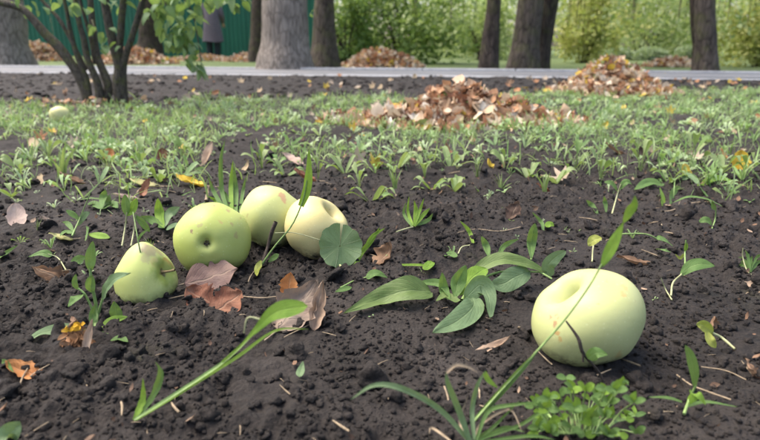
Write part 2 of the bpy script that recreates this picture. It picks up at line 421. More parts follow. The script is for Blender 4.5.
M['dry_purple'] = mat_dry('dry_purple', [(.35, (.115, .07, .063)), (.65, (.20, .135, .118))], 'pos')
M['dry_red'] = mat_dry('dry_red', [(.35, (.11, .038, .022)), (.65, (.25, .095, .05))], 'pos')
M['dry_grey'] = mat_dry('dry_grey', [(.35, (.19, .145, .11)), (.65, (.30, .24, .19))], 'pos')
M['dry_orange'] = mat_dry('dry_orange', [(.35, (.42, .15, .04)), (.65, (.55, .26, .09))], 'pos')
M['dry_brown'] = mat_dry('dry_brown', [(.35, (.14, .085, .05)), (.65, (.27, .16, .09))], 'pos')
M['dry_dark'] = mat_dry('dry_dark', [(.35, (.05, .032, .025)), (.65, (.14, .09, .065))], 'pos')
M['dry_tan'] = mat_dry('dry_tan', [(.35, (.36, .25, .17)), (.65, (.48, .36, .26))], 'pos')
M['dry_pink'] = mat_dry('dry_pink', [(.35, (.48, .34, .27)), (.65, (.60, .47, .39))], 'pos')
M['dry_yellow'] = mat_dry('dry_yellow', [(.35, (.55, .34, .02)), (.65, (.68, .50, .05))], 'pos')
M['dry_straw'] = mat_dry('dry_straw', [(.35, (.33, .33, .12)), (.65, (.46, .45, .20))], 'pos')
M['dry_bract'] = mat_dry('dry_bract', [(.35, (.22, .10, .04)), (.65, (.42, .22, .10))], 'pos')
M['petal'] = mat_dry('petal_yellow', [(.35, (.62, .30, .01)), (.65, (.75, .48, .02))], 'pos')
M['bark_grey'] = mat_bark('bark_grey', (.10, .083, .068), (.30, .258, .215))
M['bark_brown'] = mat_bark('bark_brown', (.04, .031, .025), (.125, .10, .08), .3)
M['bark_dark'] = mat_bark('bark_dark', (.022, .017, .014), (.078, .06, .047), .25)
M['bark_shrub'] = mat_bark('bark_shrub', (.035, .030, .022), (.11, .095, .075), .5, 5.)
M['fence'] = mat_plain('fence_paint', (.012, .105, .062), .45, .15, 2., 0, .4, (1, 1, .2))
M['fence_post'] = mat_plain('fence_post_paint', (.012, .075, .045), .5, .2, 4.)
def mat_asphalt():
    k = NT('asphalt'); p = k.pos()
    n = k.noise(p, 90, 4, .7); b = k.noise(p, .9, 4)
    c = k.ramp(b, [(.3, (.11, .11, .112)), (.7, (.17, .17, .172))]); c = k.mix(k.rng(n, .4, .7, 0, .5), c, (.20, .20, .20))
    return k.done(k.pbsdf(c, .65, k.bump(n, .003), .5))
M['asphalt'] = mat_asphalt()
M['kerb'] = mat_plain('kerb_concrete', (.34, .34, .34), .85, .2, 18, .002)

# ------------------------------------------------------------------ ground
def line_y(a, b):
    (x0, y0), (x1, y1) = a[:2], b[:2]
    return lambda x: y0 + (np.asarray(x) - x0) * (y1 - y0) / (x1 - x0)
bed_y = line_y(ground_at(0, 107), ground_at(760, 88.5))         # where the grass ends and the bare bed starts
near_y = line_y(ground_at(0, 72.6), ground_at(760, 79.6))           # near kerb of the path
far_y = line_y(ground_at(0, 67.4), ground_at(760, 74.0))        # far kerb
def half_w(y): return .42 + .74 * np.maximum(y, 0)
Ys = [-60, -25, -10, -4, -1.5, -.6, -.25, 0.]
y = .14
while y < 2.6: Ys.append(y); y *= 1.007
while y < 7: Ys.append(y); y *= 1.012
while y < 900: Ys.append(y); y *= 1.05
Ys = np.array(Ys)
s_in = np.linspace(-1, 1, 480)
s_out = np.array([1.05, 1.15, 1.3, 1.6, 2.2, 3.5, 8, 30])
Sx = np.concatenate([-s_out[::-1], s_in, s_out])
GX = half_w(Ys)[:, None] * Sx[None]; GY = np.repeat(Ys[:, None], len(Sx), 1)
def rough(x, y):
    f = np.maximum(np.clip(1.25 - y / 2.6, .12, 1), .8 * np.clip((y - 2.2) / .4, 0, 1) * np.clip((7 - y) / .4, 0, 1)) * (np.abs(x) < half_w(y) * 1.02) * (y > .1)
    b1 = 1 - np.abs(2 * vnoise(x * 26, y * 26, None, 21) - 1)
    b2 = 1 - np.abs(2 * vnoise(x * 62 + 3, y * 62, None, 22) - 1)
    b3 = vnoise(x * 135, y * 135, None, 23)
    b4 = vnoise(x * 250, y * 250, None, 24)
    big = fbm(x * 9, y * 9, None, 25, 2)
    h = (big - .5) * .016 + (b1 - .5) * .006 + (b2 - .5) * .0065 + (b3 - .5) * .0055 + (b4 - .5) * .003
    calm = .35 + 1.1 * np.clip((vnoise(x * 4.5 + 9, y * 4.5, None, 29) - .25) * 2, 0, 1)
    return h * f * calm
GZ = low(GX, GY) + rough(GX, GY)
beyond = np.clip((GY - far_y(GX)) / .4, 0, 1)
GZ = GZ - .03 * np.clip((GY - near_y(GX)) / .3, 0, 1)
me = mesh('ground', np.stack([GX, GY, GZ], -1).reshape(-1, 3), gridfaces(len(Ys), len(Sx)), M['ground'], attr={'turf': beyond.ravel()})
tag(obj('ground', me), kind='structure')
def gfull(x, y):
    x = np.atleast_1d(np.asarray(x, float)); y = np.atleast_1d(np.asarray(y, float))
    return low(x, y) + rough(x, y) - .03 * np.clip((y - near_y(x)) / .3, 0, 1)

# path and its kerbs
def strip(name, f0, f1, z0, z1, m, x0=-26, x1=26, n=53):
    xs = np.linspace(x0, x1, n); V = []
    for x in xs: V += [(x, float(f0(x)), z0 - .15), (x, float(f0(x)), z0), (x, float(f1(x)), z1), (x, float(f1(x)), z1 - .15)]
    return mesh(name, V, gridfaces(n, 4), m, smooth=False)
tag(obj('path', strip('path', lambda x: near_y(x) + .07, lambda x: far_y(x) - .07, .012, .012, M['asphalt'])), kind='structure')
def kerb(fy, wd, ht, nm):
    root = bpy.data.objects.new(nm, None); COL.objects.link(root); tag(root, kind='structure')
    a = np.array((0, float(fy(0)))); b = np.array((1, float(fy(1)))); d = (b - a) / np.linalg.norm(b - a); ang = math.atan2(d[1], d[0])
    bv = .006
    prof = np.array([(-wd / 2, -.12), (-wd / 2, ht - bv), (-wd / 2 + bv, ht), (wd / 2 - bv, ht), (wd / 2, ht - bv), (wd / 2, -.12)])
    L = .985; V = [(x, p[0], p[1]) for x in (-L / 2, L / 2) for p in prof]
    Fc = [[i, i + 1, i + 7, i + 6] for i in range(5)] + [[5, 4, 3, 2, 1, 0], [6, 7, 8, 9, 10, 11]]
    kb = mesh('kerb_stone', V, Fc, M['kerb'], smooth=False)
    rr = random.Random(3)
    for i in range(-13, 14):
        o = obj('kerb_stone', kb, root, (i * d[0] + a[0], i * d[1] + a[1], rr.uniform(-.004, .004)))
        o.rotation_euler = (rr.uniform(-.015, .015), rr.uniform(-.003, .003), ang + rr.uniform(-.004, .004))
    return root
kerb(near_y, .12, .006, 'near_kerb'); kerb(far_y, .14, .028, 'far_kerb')

# ------------------------------------------------------------------ soil crumbs
def ico(sub):
    import bmesh
    bm = bmesh.new(); bmesh.ops.create_icosphere(bm, subdivisions=sub, radius=1)
    V = np.array([v.co[:] for v in bm.verts]); Fc = np.array([[v.index for v in f.verts] for f in bm.faces]); bm.free()
    return V, Fc
def crumbs(n, sub, r0, r1, ymin, ymax, pw, seed):
    rg = np.random.default_rng(seed); V, Fc = ico(sub); out = []
    u = rg.random(n); yy = ymin * (ymax / ymin) ** (u ** pw)
    xx = (rg.random(n) * 2 - 1) * half_w(yy)
    keep = vnoise(xx * 12, yy * 12, None, seed) > .30; xx, yy = xx[keep], yy[keep]
    rad = r0 * (r1 / r0) ** (rg.random(len(xx)) ** 1.8)
    zz = gfull(xx, yy)
    for q in range(6):
        idx = np.arange(q, len(xx), 6)
        d = 1 + .95 * (fbm(V[:, 0] * 1.6 + q * 7, V[:, 1] * 1.6, V[:, 2] * 1.6, 40 + q, 2) - .5) * 2
        T = V * d[:, None] * np.array((1, .85, .72))
        P = np.stack([xx[idx], yy[idx], zz[idx] + rad[idx] * .22], -1)
        out.append(scatter((T, Fc, np.zeros((len(T), 2))), P, rg.random(len(idx)) * 6.28, rad[idx], rg.normal(0, .5, len(idx)), rg.normal(0, .5, len(idx))))
    V2, F2, U2, r2 = cat_sc(out)
    return V2, F2, r2
V2, F2, _ = crumbs(44000, 1, .0008, .0030, .24, 1.3, .95, 31)
V3, F3, _ = crumbs(4200, 2, .0022, .0058, .24, 1.5, 1.05, 32)
V6, F6, _ = crumbs(420, 3, .005, .0115, .26, 1.3, 1.0, 33); F3 = np.concatenate([F3, F6 + len(V3)]); V3 = np.concatenate([V3, V6])
rg = np.random.default_rng(36); n = 3600; yy = 2.2 + 5.2 * rg.random(n) ** 1.3; xx = (rg.random(n) * 2 - 1) * half_w(yy); k = (yy > bed_y(xx)) & (yy < near_y(xx) - .08); xx, yy = xx[k], yy[k]
Vi, Fi = ico(2); Vi = Vi * (1 + .9 * (fbm(Vi[:, 0] * 1.6, Vi[:, 1] * 1.6, Vi[:, 2] * 1.6, 47, 2) - .5) * 2)[:, None] * np.array((1, .8, .6))
V5, F5, _, _ = scatter((Vi, Fi, np.zeros((len(Vi), 2))), np.stack([xx, yy, gfull(xx, yy)], -1), rg.random(len(xx)) * 6.28, .008 + .022 * rg.random(len(xx)) ** 2.5)
F5 = F5 + len(V2) + len(V3); V3 = np.concatenate([V3, V5]); F3 = np.concatenate([F3, F5 - len(V2)])
tag(obj('soil_crumbs', mesh('soil_crumbs', np.concatenate([V2, V3]), np.concatenate([F2, F3 + len(V2)]), M['soil'])),
    'loose dark crumbs of garden soil around the apples', 'soil', kind='stuff')

# ------------------------------------------------------------------ ground cover beyond the apples
APX = ground_at(59.5, 117)
def dens(x, y):
    x = np.asarray(x); y = np.asarray(y)
    edge = .86 - .12 * np.clip(-x, 0, 1) + .6 * (fbm(x * 5, y * 3, None, 57, 2) - .5)
    d = np.clip((y - edge) / .8, 0, 1)
    patch = fbm(x * 3.2, y * 2.2, None, 51, 3)
    d = d * np.clip((patch - .50 + d * .36) * 7, 0, 1)
    d = d * (np.hypot(x - APX[0], (y - APX[1]) * .6 + .03) > .05)
    d = d * np.clip((bed_y(x) + .25 * (fbm(x * 4, y * 4, None, 55) - .5) * 2 - y) / .12, 0, 1)
    return d
def sample(n, y0, y1, seed, pw=1., extra=0.):
    rg = np.random.default_rng(seed)
    yy = y0 + (y1 - y0) * rg.random(n) ** pw; xx = (rg.random(n) * 2 - 1) * (half_w(yy) * 1.02 + .15)
    k = rg.random(n) < dens(xx, yy) + extra * (yy < bed_y(xx)); return xx[k], yy[k], rg
# grass blades
def grass_t(h, wd, bend, seed):
    P = [(0, 0, 0), (0, bend * .18, h * .45), (0, bend * .55, h * .82), (0, bend, h)]
    return blade(P, wd, 'strap', (0, -1, .2), .3, 4, 3, 0, seed)
gt = [grass_t(1, .055, .25, 1), grass_t(1, .05, .7, 2), grass_t(.8, .07, 1.0, 3)]
L = []
xx, yy, rg = sample(56000, .8, 4.6, 61, 1.0)
cl = fbm(xx * 6, yy * 6, None, 66, 2); k = cl > .42; xx, yy = xx[k], yy[k]
for q in range(3):
    i = np.arange(q, len(xx), 3); n = len(i)
    P = np.stack([xx[i], yy[i], gfull(xx[i], yy[i]) - .003], -1)
    L.append(scatter(gt[q], P, rg.random(n) * 6.28, .014 + .040 * rg.random(n) ** 2.4, rg.normal(0, .45, n), rg.normal(0, .4, n)))
V, Fc, U, r = cat_sc(L)
tag(obj('grass', mesh('grass', V, Fc, M['grass'], U, attr={'rnd': r})), 'short pale green grass growing between the bare soil and the path', 'grass', kind='stuff')
# broad-leaved ground cover
def rosette_t(nl, lw, up, seed, prof='spoon'):
    rg = random.Random(seed); parts = []
    for q in range(nl):
        a = q * 2.4 + rg.uniform(-.4, .4); l = rg.uniform(.65, 1.05); u = up * rg.uniform(.6, 1.3)
        c, s = math.cos(a), math.sin(a)
        P = [(0, 0, 0), (c * l * .35, s * l * .35, u * .55), (c * l * .75, s * l * .75, u), (c * l, s * l, u * .8)]
        parts.append(blade(P, lw * rg.uniform(.8, 1.15), prof, (0, 0, 1), .22, 5, 3, .04, seed + q))
    return join(parts)
rt = [rosette_t(6, .30, .7, 1), rosette_t(5, .24, .8, 2, 'lance'), rosette_t(4, .40, .4, 3), rosette_t(9, .13, .9, 4, 'lance'), rosette_t(3, .34, .25, 5, 'oval'), rosette_t(7, .18, .45, 6, 'spoon')]
L = []
xx, yy, rg = sample(10500, .75, 4.6, 71, .95)
for q in range(6):
    i = np.arange(q, len(xx), 6); n = len(i)
    P = np.stack([xx[i], yy[i], gfull(xx[i], yy[i]) - .002], -1)
    L.append(scatter(rt[q], P, rg.random(n) * 6.28, .008 + .028 * rg.random(n) ** 2.0, rg.normal(0, .45, n), rg.normal(0, .4, n)))
rg = np.random.default_rng(73); n = 420; yy = .42 + .75 * rg.random(n) ** .6; xx = (rg.random(n) * 2 - 1) * half_w(yy); k = vnoise(xx * 7, yy * 7, None, 74) > .5; xx, yy = xx[k], yy[k]; n = len(xx)
for q in range(6):
    i = np.arange(q, n, 6); P = np.stack([xx[i], yy[i], gfull(xx[i], yy[i]) - .001], -1)
    L.append(scatter(rt[q], P, rg.random(len(i)) * 6.28, .005 + .014 * rg.random(len(i)) ** 2 * np.clip(yy[i] * 1.2, .4, 1.2), rg.normal(0, .5, len(i)), rg.normal(0, .4, len(i))))
V, Fc, U, r = cat_sc(L)
tag(obj('ground_weeds', mesh('ground_weeds', V, Fc, M['weed'], U, attr={'rnd': r})), 'low leafy green weeds covering the soil behind the apples', 'weeds', kind='stuff')

# ------------------------------------------------------------------ apples
def apple(label, cx, cy, wpx, axis, base, light, blush, spots=(), k=.86, flat=.88, taper=0., cav=.34, cw=.27, hole=.42, basin=.2, stem=None, seed=0, hfac=1., ribs=.018, group='fallen apples'):
    d = ray(cx, cy); t = CAM_H / (k * wpx / (2 * F) - d[2]); r = wpx / (2 * F) * t
    C = np.array((d[0] * t, d[1] * t, CAM_H + d[2] * t))
    nu, nv = 56, 72
    ph = np.linspace(0.0, np.pi, nu)[:, None]; th = np.linspace(0, 2 * np.pi, nv, endpoint=False)[None]
    rho = np.sin(ph) ** .92; z = flat * np.cos(ph)
    z = z - (cav * np.exp(-(rho / cw) ** 2) + hole * np.exp(-(rho / .12) ** 2)) * (ph < 1.57) + basin * np.exp(-(rho / .18) ** 2) * (ph > 1.57)
    rho = rho * (1 + .07 * np.cos(ph) - .03 * np.cos(ph) ** 2) + 0 * th
    lob = np.cos(5 * th + seed) + .6 * np.cos(3 * th + 2 * seed)
    rho = rho * (1 + ribs * lob * (.4 + .6 * (1 - np.cos(ph)) / 2))
    z = z + ribs * 1.3 * lob * np.sin(ph) * np.cos(ph) * .8 + 0 * th
    X = rho * np.cos(th); Y = rho * np.sin(th)
    nn = 1 + .06 * (fbm(X * 1.1 + seed * 3, Y * 1.1, z * 1.1, seed, 2) - .5) * 2
    V = (np.stack([X, Y, z], -1) * nn[..., None]).reshape(-1, 3)
    q = np.array(Vector((0, 0, 1)).rotation_difference(Vector(axis).normalized()).to_matrix())
    V = V @ q.T
    if taper:
        zn = V[:, 2]; V = V * np.stack([1 - taper * zn, 1 - taper * zn, np.ones_like(zn)], -1)
    sx = 2 / (V[:, 0].max() - V[:, 0].min()); V = V * sx
    V[:, 0] -= (V[:, 0].max() + V[:, 0].min()) / 2
    V[:, 2] *= hfac
    V = V * r
    zb = gz(C[0], C[1]); base_p = np.array((C[0], C[1], zb))
    V[:, 2] += -V[:, 2].min() - .006
    zc = (V[:, 2].max() + V[:, 2].min()) / 2
    # blemishes: picture points cast on to the skin
    cen = base_p + np.array((0, 0, zc))
    sp = []
    W = V + base_p
    for (px, py, rp, col, st) in spots:
        dd = norm(ray(px, py)); rel = W - np.array((0, 0, CAM_H)); al = rel @ dd
        off = np.linalg.norm(rel - al[:, None] * dd, axis=1)
        sc = off + .25 * (al - al.min()); i = int(np.argmin(sc))
        hit = dd * al[i] - base_p + np.array((0, 0, CAM_H))
        sp.append((hit, rp * 1.45 * al[i] / F, col, min(1, st * 1.2)))
    axl = q @ np.array((0, 0, 1.))
    topv = V[:nv].mean(0); botv = V[-nv:].mean(0)
    sp.append((topv, r * .62, tuple(.55 * b for b in base[:1]) + (base[1] * .62, base[2] * .34), .85))  # olive tint of the stalk hollow, deepened to paint in its shading
    sp.append((topv, r * (.34 if hole else .16), (.10, .075, .03), .85))  # brown core of the hollow, darkened as painted shade
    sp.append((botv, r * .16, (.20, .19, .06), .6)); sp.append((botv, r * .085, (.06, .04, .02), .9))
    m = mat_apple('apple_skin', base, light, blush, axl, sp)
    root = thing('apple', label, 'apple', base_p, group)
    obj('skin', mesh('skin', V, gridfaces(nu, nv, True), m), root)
    # stem in the cavity
    a = norm(axl); tv = V[:nv].mean(0)
    sl = r * (stem or .13)
    sd_ = norm(a + .25 * np.array((math.sin(seed), .2, math.cos(seed))))
    obj('stem', mesh('stem', *tube([tv - a * r * .05, tv + a * sl * .5, tv + a * sl * .6 + sd_ * sl * .5], [.0015, .0011, .0013], 8, 7, .2, seed)[:2], M['stalk_brown']), root)
    # calyx: a crown of five small dry sepals in the basin
    bv = V[-nv:].mean(0); parts = []
    e1 = norm(np.cross(a, (0.3, .5, .8))); e2 = np.cross(a, e1)
    for g in range(5):
        g2 = g * 1.2566; o_ = e1 * math.cos(g2) + e2 * math.sin(g2)
        parts.append(blade([bv + o_ * r * .02, bv - a * r * .05 + o_ * r * .06, bv - a * r * .10 + o_ * r * .045 * (1 + .3 * math.sin(g))], r * .06, 'lance', o_, .2, 6, 3))
    V4, F4, U4 = join(parts)
    obj('calyx', mesh('calyx', V4, F4, M['twig'], U4), root)
    return root
BR = (.30, .17, .08)
GRN = ((.36, .385, .155), (.42, .44, .20), (.45, .46, .235))
apple('large pale green apple standing alone on the soil behind a thin twig', 587, 302.5, 107, (-.64, .06, .77), *GRN,
      spots=[(555, 324, 3, (.30, .16, .08), .7), (550, 317, 2.4, (.30, .17, .10), .6), (557, 317, 2, (.30, .17, .10), .5), (558, 332, 2.4, (.38, .23, .08), .7), (560, 339, 2.2, (.38, .25, .08), .6),
             (625, 287, 2.6, (.45, .32, .12), .5), (624, 294, 2.2, (.45, .32, .12), .6), (620, 355, 4, (.42, .3, .12), .5)],
      k=.78, flat=.84, cav=.50, cw=.27, seed=1, hfac=.90, ribs=.02)
apple('green apple showing its dark blossom end, brown specks on top', 211.5, 234, 76, (-.12, .96, -.22), (.31, .36, .085), (.38, .42, .125), (.42, .45, .16),
      spots=[(192, 231, 1.6, (.2, .13, .07), .75), (199, 226, 2.2, (.25, .18, .1), .4), (196, 206, 2.4, (.3, .2, .1), .6), (214, 205, 1.6, (.25, .17, .1), .6), (228, 211, 2.4, (.28, .2, .1), .6),
             (232, 224, 2.2, (.3, .23, .1), .55), (236, 236, 2.4, (.3, .23, .1), .5), (220, 222, 1.6, (.35, .25, .1), .5), (184, 214, 2, (.3, .2, .1), .45), (206, 203, 2.6, (.35, .22, .12), .5), (241, 218, 1.4, (.3, .2, .1), .5)],
      k=.86, flat=.92, basin=.16, seed=2, ribs=.012)
apple('pale apple with one brown patch, rearmost of the cluster', 272, 214.5, 64, (.50, .50, .66), (.39, .42, .15), (.46, .48, .205), (.50, .50, .25),
      spots=[(282, 195, 3.6, (.40, .22, .12), .7), (284, 200, 3.0, (.42, .25, .14), .7), (252, 196, 2, (.5, .38, .2), .4), (262, 187, 3, (.55, .42, .25), .35), (247, 215, 1.6, (.3, .25, .1), .5)], k=.92, flat=.94, seed=3)
apple('yellowish apple with its stalk hollow turned up right, behind a round leaf', 316.5, 225, 64, (.62, -.12, .68), (.50, .435, .175), (.56, .49, .235), (.58, .48, .25),
      spots=[(333, 212, 3.5, (.55, .38, .2), .5), (326, 203, 2, (.5, .38, .2), .4), (310, 214, 1.4, (.4, .28, .15), .5)], k=.92, flat=.90, cav=.38, seed=4)
apple('small bruised green apple tapering upwards, leftmost of the cluster', 143.5, 266, 60, (.88, -.28, .18), (.35, .40, .115), (.41, .45, .155), (.45, .47, .195),
      spots=[(140, 247, 6, (.27, .22, .14), .6), (151, 250, 6, (.24, .18, .12), .55), (147, 259, 4, (.29, .25, .14), .45), (160, 252, 4, (.27, .20, .12), .5), (166, 263, 5, (.33, .17, .06), .8), (163, 270, 5, (.46, .29, .12), .6), (171, 266, 4, (.32, .17, .08), .7), (157, 263, 5, (.46, .34, .15), .5)],
      k=.90, flat=.94, taper=.26, cav=.16, hole=.0, seed=5, hfac=1.08, stem=.5, ribs=.025)
apple('far pale apple lying in the grass near the shrub', 59.5, 112, 19, (-.2, .5, .7), (.52, .50, .20), (.60, .57, .28), (.62, .58, .3), k=.9, seed=6)
# ------------------------------------------------------------------ hero plants
def mk_pts(P, Y0):
    """(px, py, dy) -> points at depth Y0+dy; a point that would be under the soil is laid on it"""
    out = []
    for q in P:
        dy = q[2] if len(q) > 2 else 0
        p = at_y(q[0], q[1], Y0 + dy)
        g = gz(p[0], p[1]) + .005
        if p[2] < g:
            p = ground_at(q[0], q[1], gz(*on_ground(q[0], q[1])[:2]) + .007)
        out.append(p)
    return np.array(out)
class Plant:
    def __init__(s, name, label, cat, px, py, group=None):
        s.b = on_ground(px, py); s.b[2] -= .003; s.Y = s.b[1]
        s.root = thing(name, label, cat, s.b, group); s.k = 0
        s.pm = depth_of(s.b) / F
    def leaf(s, P, wpx, prof='lance', mat='leaf', hint=(0, -.7, .7), camber=.2, n=22, nv=9, wav=.085, twist=0., name='leaf', parent=None, label=None, tooth=0.):
        s.k += 1; W = mk_pts(P, s.Y)
        V, Fc, U = blade(W, wpx * s.pm, prof, hint, camber, n, nv, wav, s.k, twist, tooth)
        o = obj(name, mesh(name, V - s.b, Fc, M[mat], U), s.root)
        if label: o['label'] = label
        return o
    def stem(s, P, rpx, mat='stem_green', name='stem', n=16, ns=6, rough=.1):
        W = mk_pts(P, s.Y); s.k += 1
        rp = rpx if isinstance(rpx, (list, tuple)) else [rpx, rpx * .7]
        V, Fc, U = tube(W, [q * s.pm for q in rp], n, ns, rough, s.k, 90)
        return obj(name, mesh(name, V - s.b, Fc, M[mat], U), s.root)

UPF = (0, -.95, .3); FLAT = (0, -.25, .97)
# seedling at the left, in front of the bruised apple
p = Plant('seedling', 'branching green seedling in front of the bruised apple, with a limp leaf at its left', 'seedling', 95, 328)
p.stem([(95, 330), (97, 312), (92, 285), (90, 268)], [2.0, 1.6, 1.2])
p.stem([(96, 318), (86, 296), (78, 288)], [1.3, .8]); p.stem([(97, 318), (103, 298), (107, 290)], [1.5, 1.0])
p.leaf([(90, 272), (91, 258), (93, 241)], 11, 'oval', 'leaf', UPF)
p.leaf([(90, 292, .0), (91, 284, -.004), (92, 275, -.006)], 11, 'wide', 'leaf', UPF)
p.leaf([(102, 300), (107, 288, -.01), (116, 278, -.02), (131, 273, -.025)], 13, 'lance', 'leaf_blue', (.2, -.7, .7))
p.leaf([(82, 295), (76, 298, -.01), (68, 307, -.015)], 11, 'oval', 'leaf', FLAT)
p.leaf([(78, 290), (75, 283), (76, 274)], 6, 'oval', 'leaf', UPF)
p.leaf([(94, 328), (93, 315, -.006), (96, 303, -.008)], 8, 'lance', 'leaf', UPF)
p.leaf([(101, 331), (110, 322, -.01), (128, 317, -.012)], 10, 'oval', 'leaf_light', (-.2, -.6, .8))
p.leaf([(118, 319, .0), (116, 310, .0), (114, 301, .0)], 13, 'egg', 'leaf', UPF)
p.leaf([(98, 336), (104, 330), (111, 335)], 9, 'oval', 'leaf', FLAT)
p.leaf([(88, 333), (64, 330, -.01), (42, 333, -.02), (22, 346, -.025)], 13, 'egg', 'leaf_blue', (0, -.5, .85), .25, 22)
p.leaf([(110, 341), (120, 338), (128, 342)], 7, 'oval', 'leaf', FLAT)
# grass haulm in front of the bruised apple
p = Plant('grass_stalk', 'single dark thin grass stalk crossing the face of the bruised apple', 'grass', 148, 301)
p.stem([(148, 301), (144, 272), (138, 240), (133, 212, .02)], [.9, .8, .5], 'stem_green')
p.leaf([(138, 240), (142, 234), (150, 228)], 2.5, 'strap', 'leaf', UPF)
# the long strap-leaved weed in front
p = Plant('dandelion_seedling', 'long bright green leaf on a slanting stalk, lying over the bare front soil', 'weed', 133, 421)
p.leaf([(134, 420), (180, 391), (226, 360), (256, 332)], 3.4, 'strap', 'stem_green', (-.1, -.75, .65), .4, 24, 5, .01)
p.leaf([(222, 362), (240, 346, -.002), (256, 330, -.004), (276, 312, -.006), (308, 306, -.006)], 17, 'paddle', 'leaf_light', (-.15, -.8, .55), .2, 28, 9, .04)
p.leaf([(136, 420), (185, 390), (236, 358), (275, 331), (309, 329)], 3.6, 'strap', 'leaf_light', (0, -.6, .8), .3, 30)
p.leaf([(134, 420), (143, 400), (143, 378)], 6, 'strap', 'leaf_light', UPF, .3, 16, 5, .08, 0, tooth=.6)
p.leaf([(138, 417), (153, 396), (161, 374), (155, 361)], 6, 'strap', 'leaf', UPF, .3, 18, 5, .08, 0, tooth=.6)
p.stem([(262, 320), (248, 318), (244, 333)], [1.2, .8], 'stem_pale')
# broad leaved plant in the middle
p = Plant('broadleaf_weed', 'broad leaved green weed sprawling on the soil left of the lone apple', 'weed', 462, 300)
p.leaf([(432, 293), (408, 290, -.012), (380, 298, -.015), (343, 314, -.02)], 27, 'egg', 'leaf_broad', (.1, -.55, .85), .3, 26, 9, .11)
p.leaf([(466, 292), (474, 304, -.005), (459, 320, -.012), (432, 333, -.02)], 22, 'oval', 'leaf_blue', (.3, -.5, .8), .25, 24, 9, .10)
p.leaf([(460, 296), (470, 280, .005), (480, 272, .012), (486, 268, .02)], 18, 'oval', 'leaf_light', (-.4, -.7, .6), .3, 18, 7, .06)
p.leaf([(464, 300), (480, 285, -.004), (488, 297, -.012), (490, 318, -.012)], 20, 'wide', 'leaf_blue', (.2, -.9, .35), .2, 20, 7, .06)
p.leaf([(455, 298), (458, 282, .0), (466, 265, .0)], 15, 'oval', 'leaf', UPF, .3)
p.leaf([(450, 300), (444, 290), (442, 272)], 10, 'oval', 'leaf', UPF, .3)
p.leaf([(449, 297), (440, 284, .005), (415, 283, .005)], 9, 'oval', 'leaf', (0, -.6, .8), .3)
p.leaf([(458, 302), (446, 296, -.008), (436, 301, -.012)], 9, 'strap', 'leaf_broad', FLAT, .3)
p.leaf([(470, 275, .03), (497, 260, .03), (520, 262, .03), (547, 272, .03)], 17, 'wide', 'leaf_broad', (0, -.5, .85), .3, 22, 9, .12)
p.leaf([(530, 271, .028), (515, 277, .015), (503, 284, .01), (490, 284, .005)], 22, 'wide', 'leaf_blue', (0, -.8, .55), .1, 20, 9, .10)
p.stem([(462, 300), (472, 285, .015), (500, 272, .028), (540, 272, .03)], [1.6, 1.1])
p.leaf([(551, 277, .03), (548, 266, .03), (556, 257, .03), (566, 251, .03)], 14, 'wide', 'leaf_blue', UPF, .15)
p.stem([(540, 272, .03), (552, 279, .02)], [1.2, 1.])
# round scalloped leaf in front of the yellowish apple
p = Plant('ground_ivy', 'single round scalloped green leaf on a thin stalk, touching the yellowish apple', 'weed', 341, 266)
th = np.linspace(.07, 2 * np.pi - .07, 49); rr = np.linspace(.03, 1, 6)
A = at_y(340, 246, p.Y - .004); rad = 21.5 * p.pm
rt_ = rad * (1 + .07 * np.abs(np.sin(th * 5.5)) - .05 + .05 * np.sin(2 * th + .5) + .03 * np.sin(3 * th))
U_, V_ = np.cos(th - np.pi / 2 + np.pi)[None] * rr[:, None] * rt_[None], np.sin(th - np.pi / 2 + np.pi)[None] * rr[:, None] * rt_[None]
ea = np.array((1, .15, -.05)); eb = norm(np.array((.05, .45, .88))); en = norm(np.cross(ea, eb))
off = .22 * rad * np.cos(th * 4.5 + .6)[None] * rr[:, None] ** 2 * .35 + (rr[:, None] ** 2) * rad * .16
VV = A + U_[..., None] * ea + V_[..., None] * eb + off[..., None] * en
UV = np.stack([np.repeat(rr[:, None], 49, 1), np.repeat(((th * 1.5) % 1)[None], 6, 0)], -1).reshape(-1, 2)
obj('leaf', mesh('leaf', VV.reshape(-1, 3) - p.b, gridfaces(6, 49), M['leaf_round'], UV), p.root)
p.stem([(341, 267, .004), (337, 258, .008), (340, 246, .0)], [1.2, 1.0], 'stem_pale')
# tall thin weed in front of the two rear apples
p = Plant('tall_weed', 'thin tall weed with a narrow upright leaf crossing the yellowish apple', 'weed', 257, 272)
p.stem([(262, 264), (275, 246), (292, 225), (303, 200), (307, 180)], [1.0, .8, .6])
p.leaf([(301, 206), (307, 190), (309, 172), (309, 148, .004)], 8, 'strap', 'leaf_light', UPF, .3, 18, 5)
p.leaf([(257, 276), (258, 268), (261, 260)], 7, 'oval', 'leaf_yellow', UPF)
p.leaf([(268, 262), (275, 257), (279, 254)], 6, 'oval', 'leaf', (.3, -.6, .7))
p.stem([(320, 240), (295, 233), (275, 233)], [.5, .4], 'stem_pale')
p = Plant('twig', 'short dark snapped twig standing between the green and yellowish apples', 'twig', 263, 264)
p.stem([(262, 264), (268, 246), (272, 232), (276, 222)], [1.5, 1.7, 1.9], 'twig', 'shoot', 12, 7, .3)
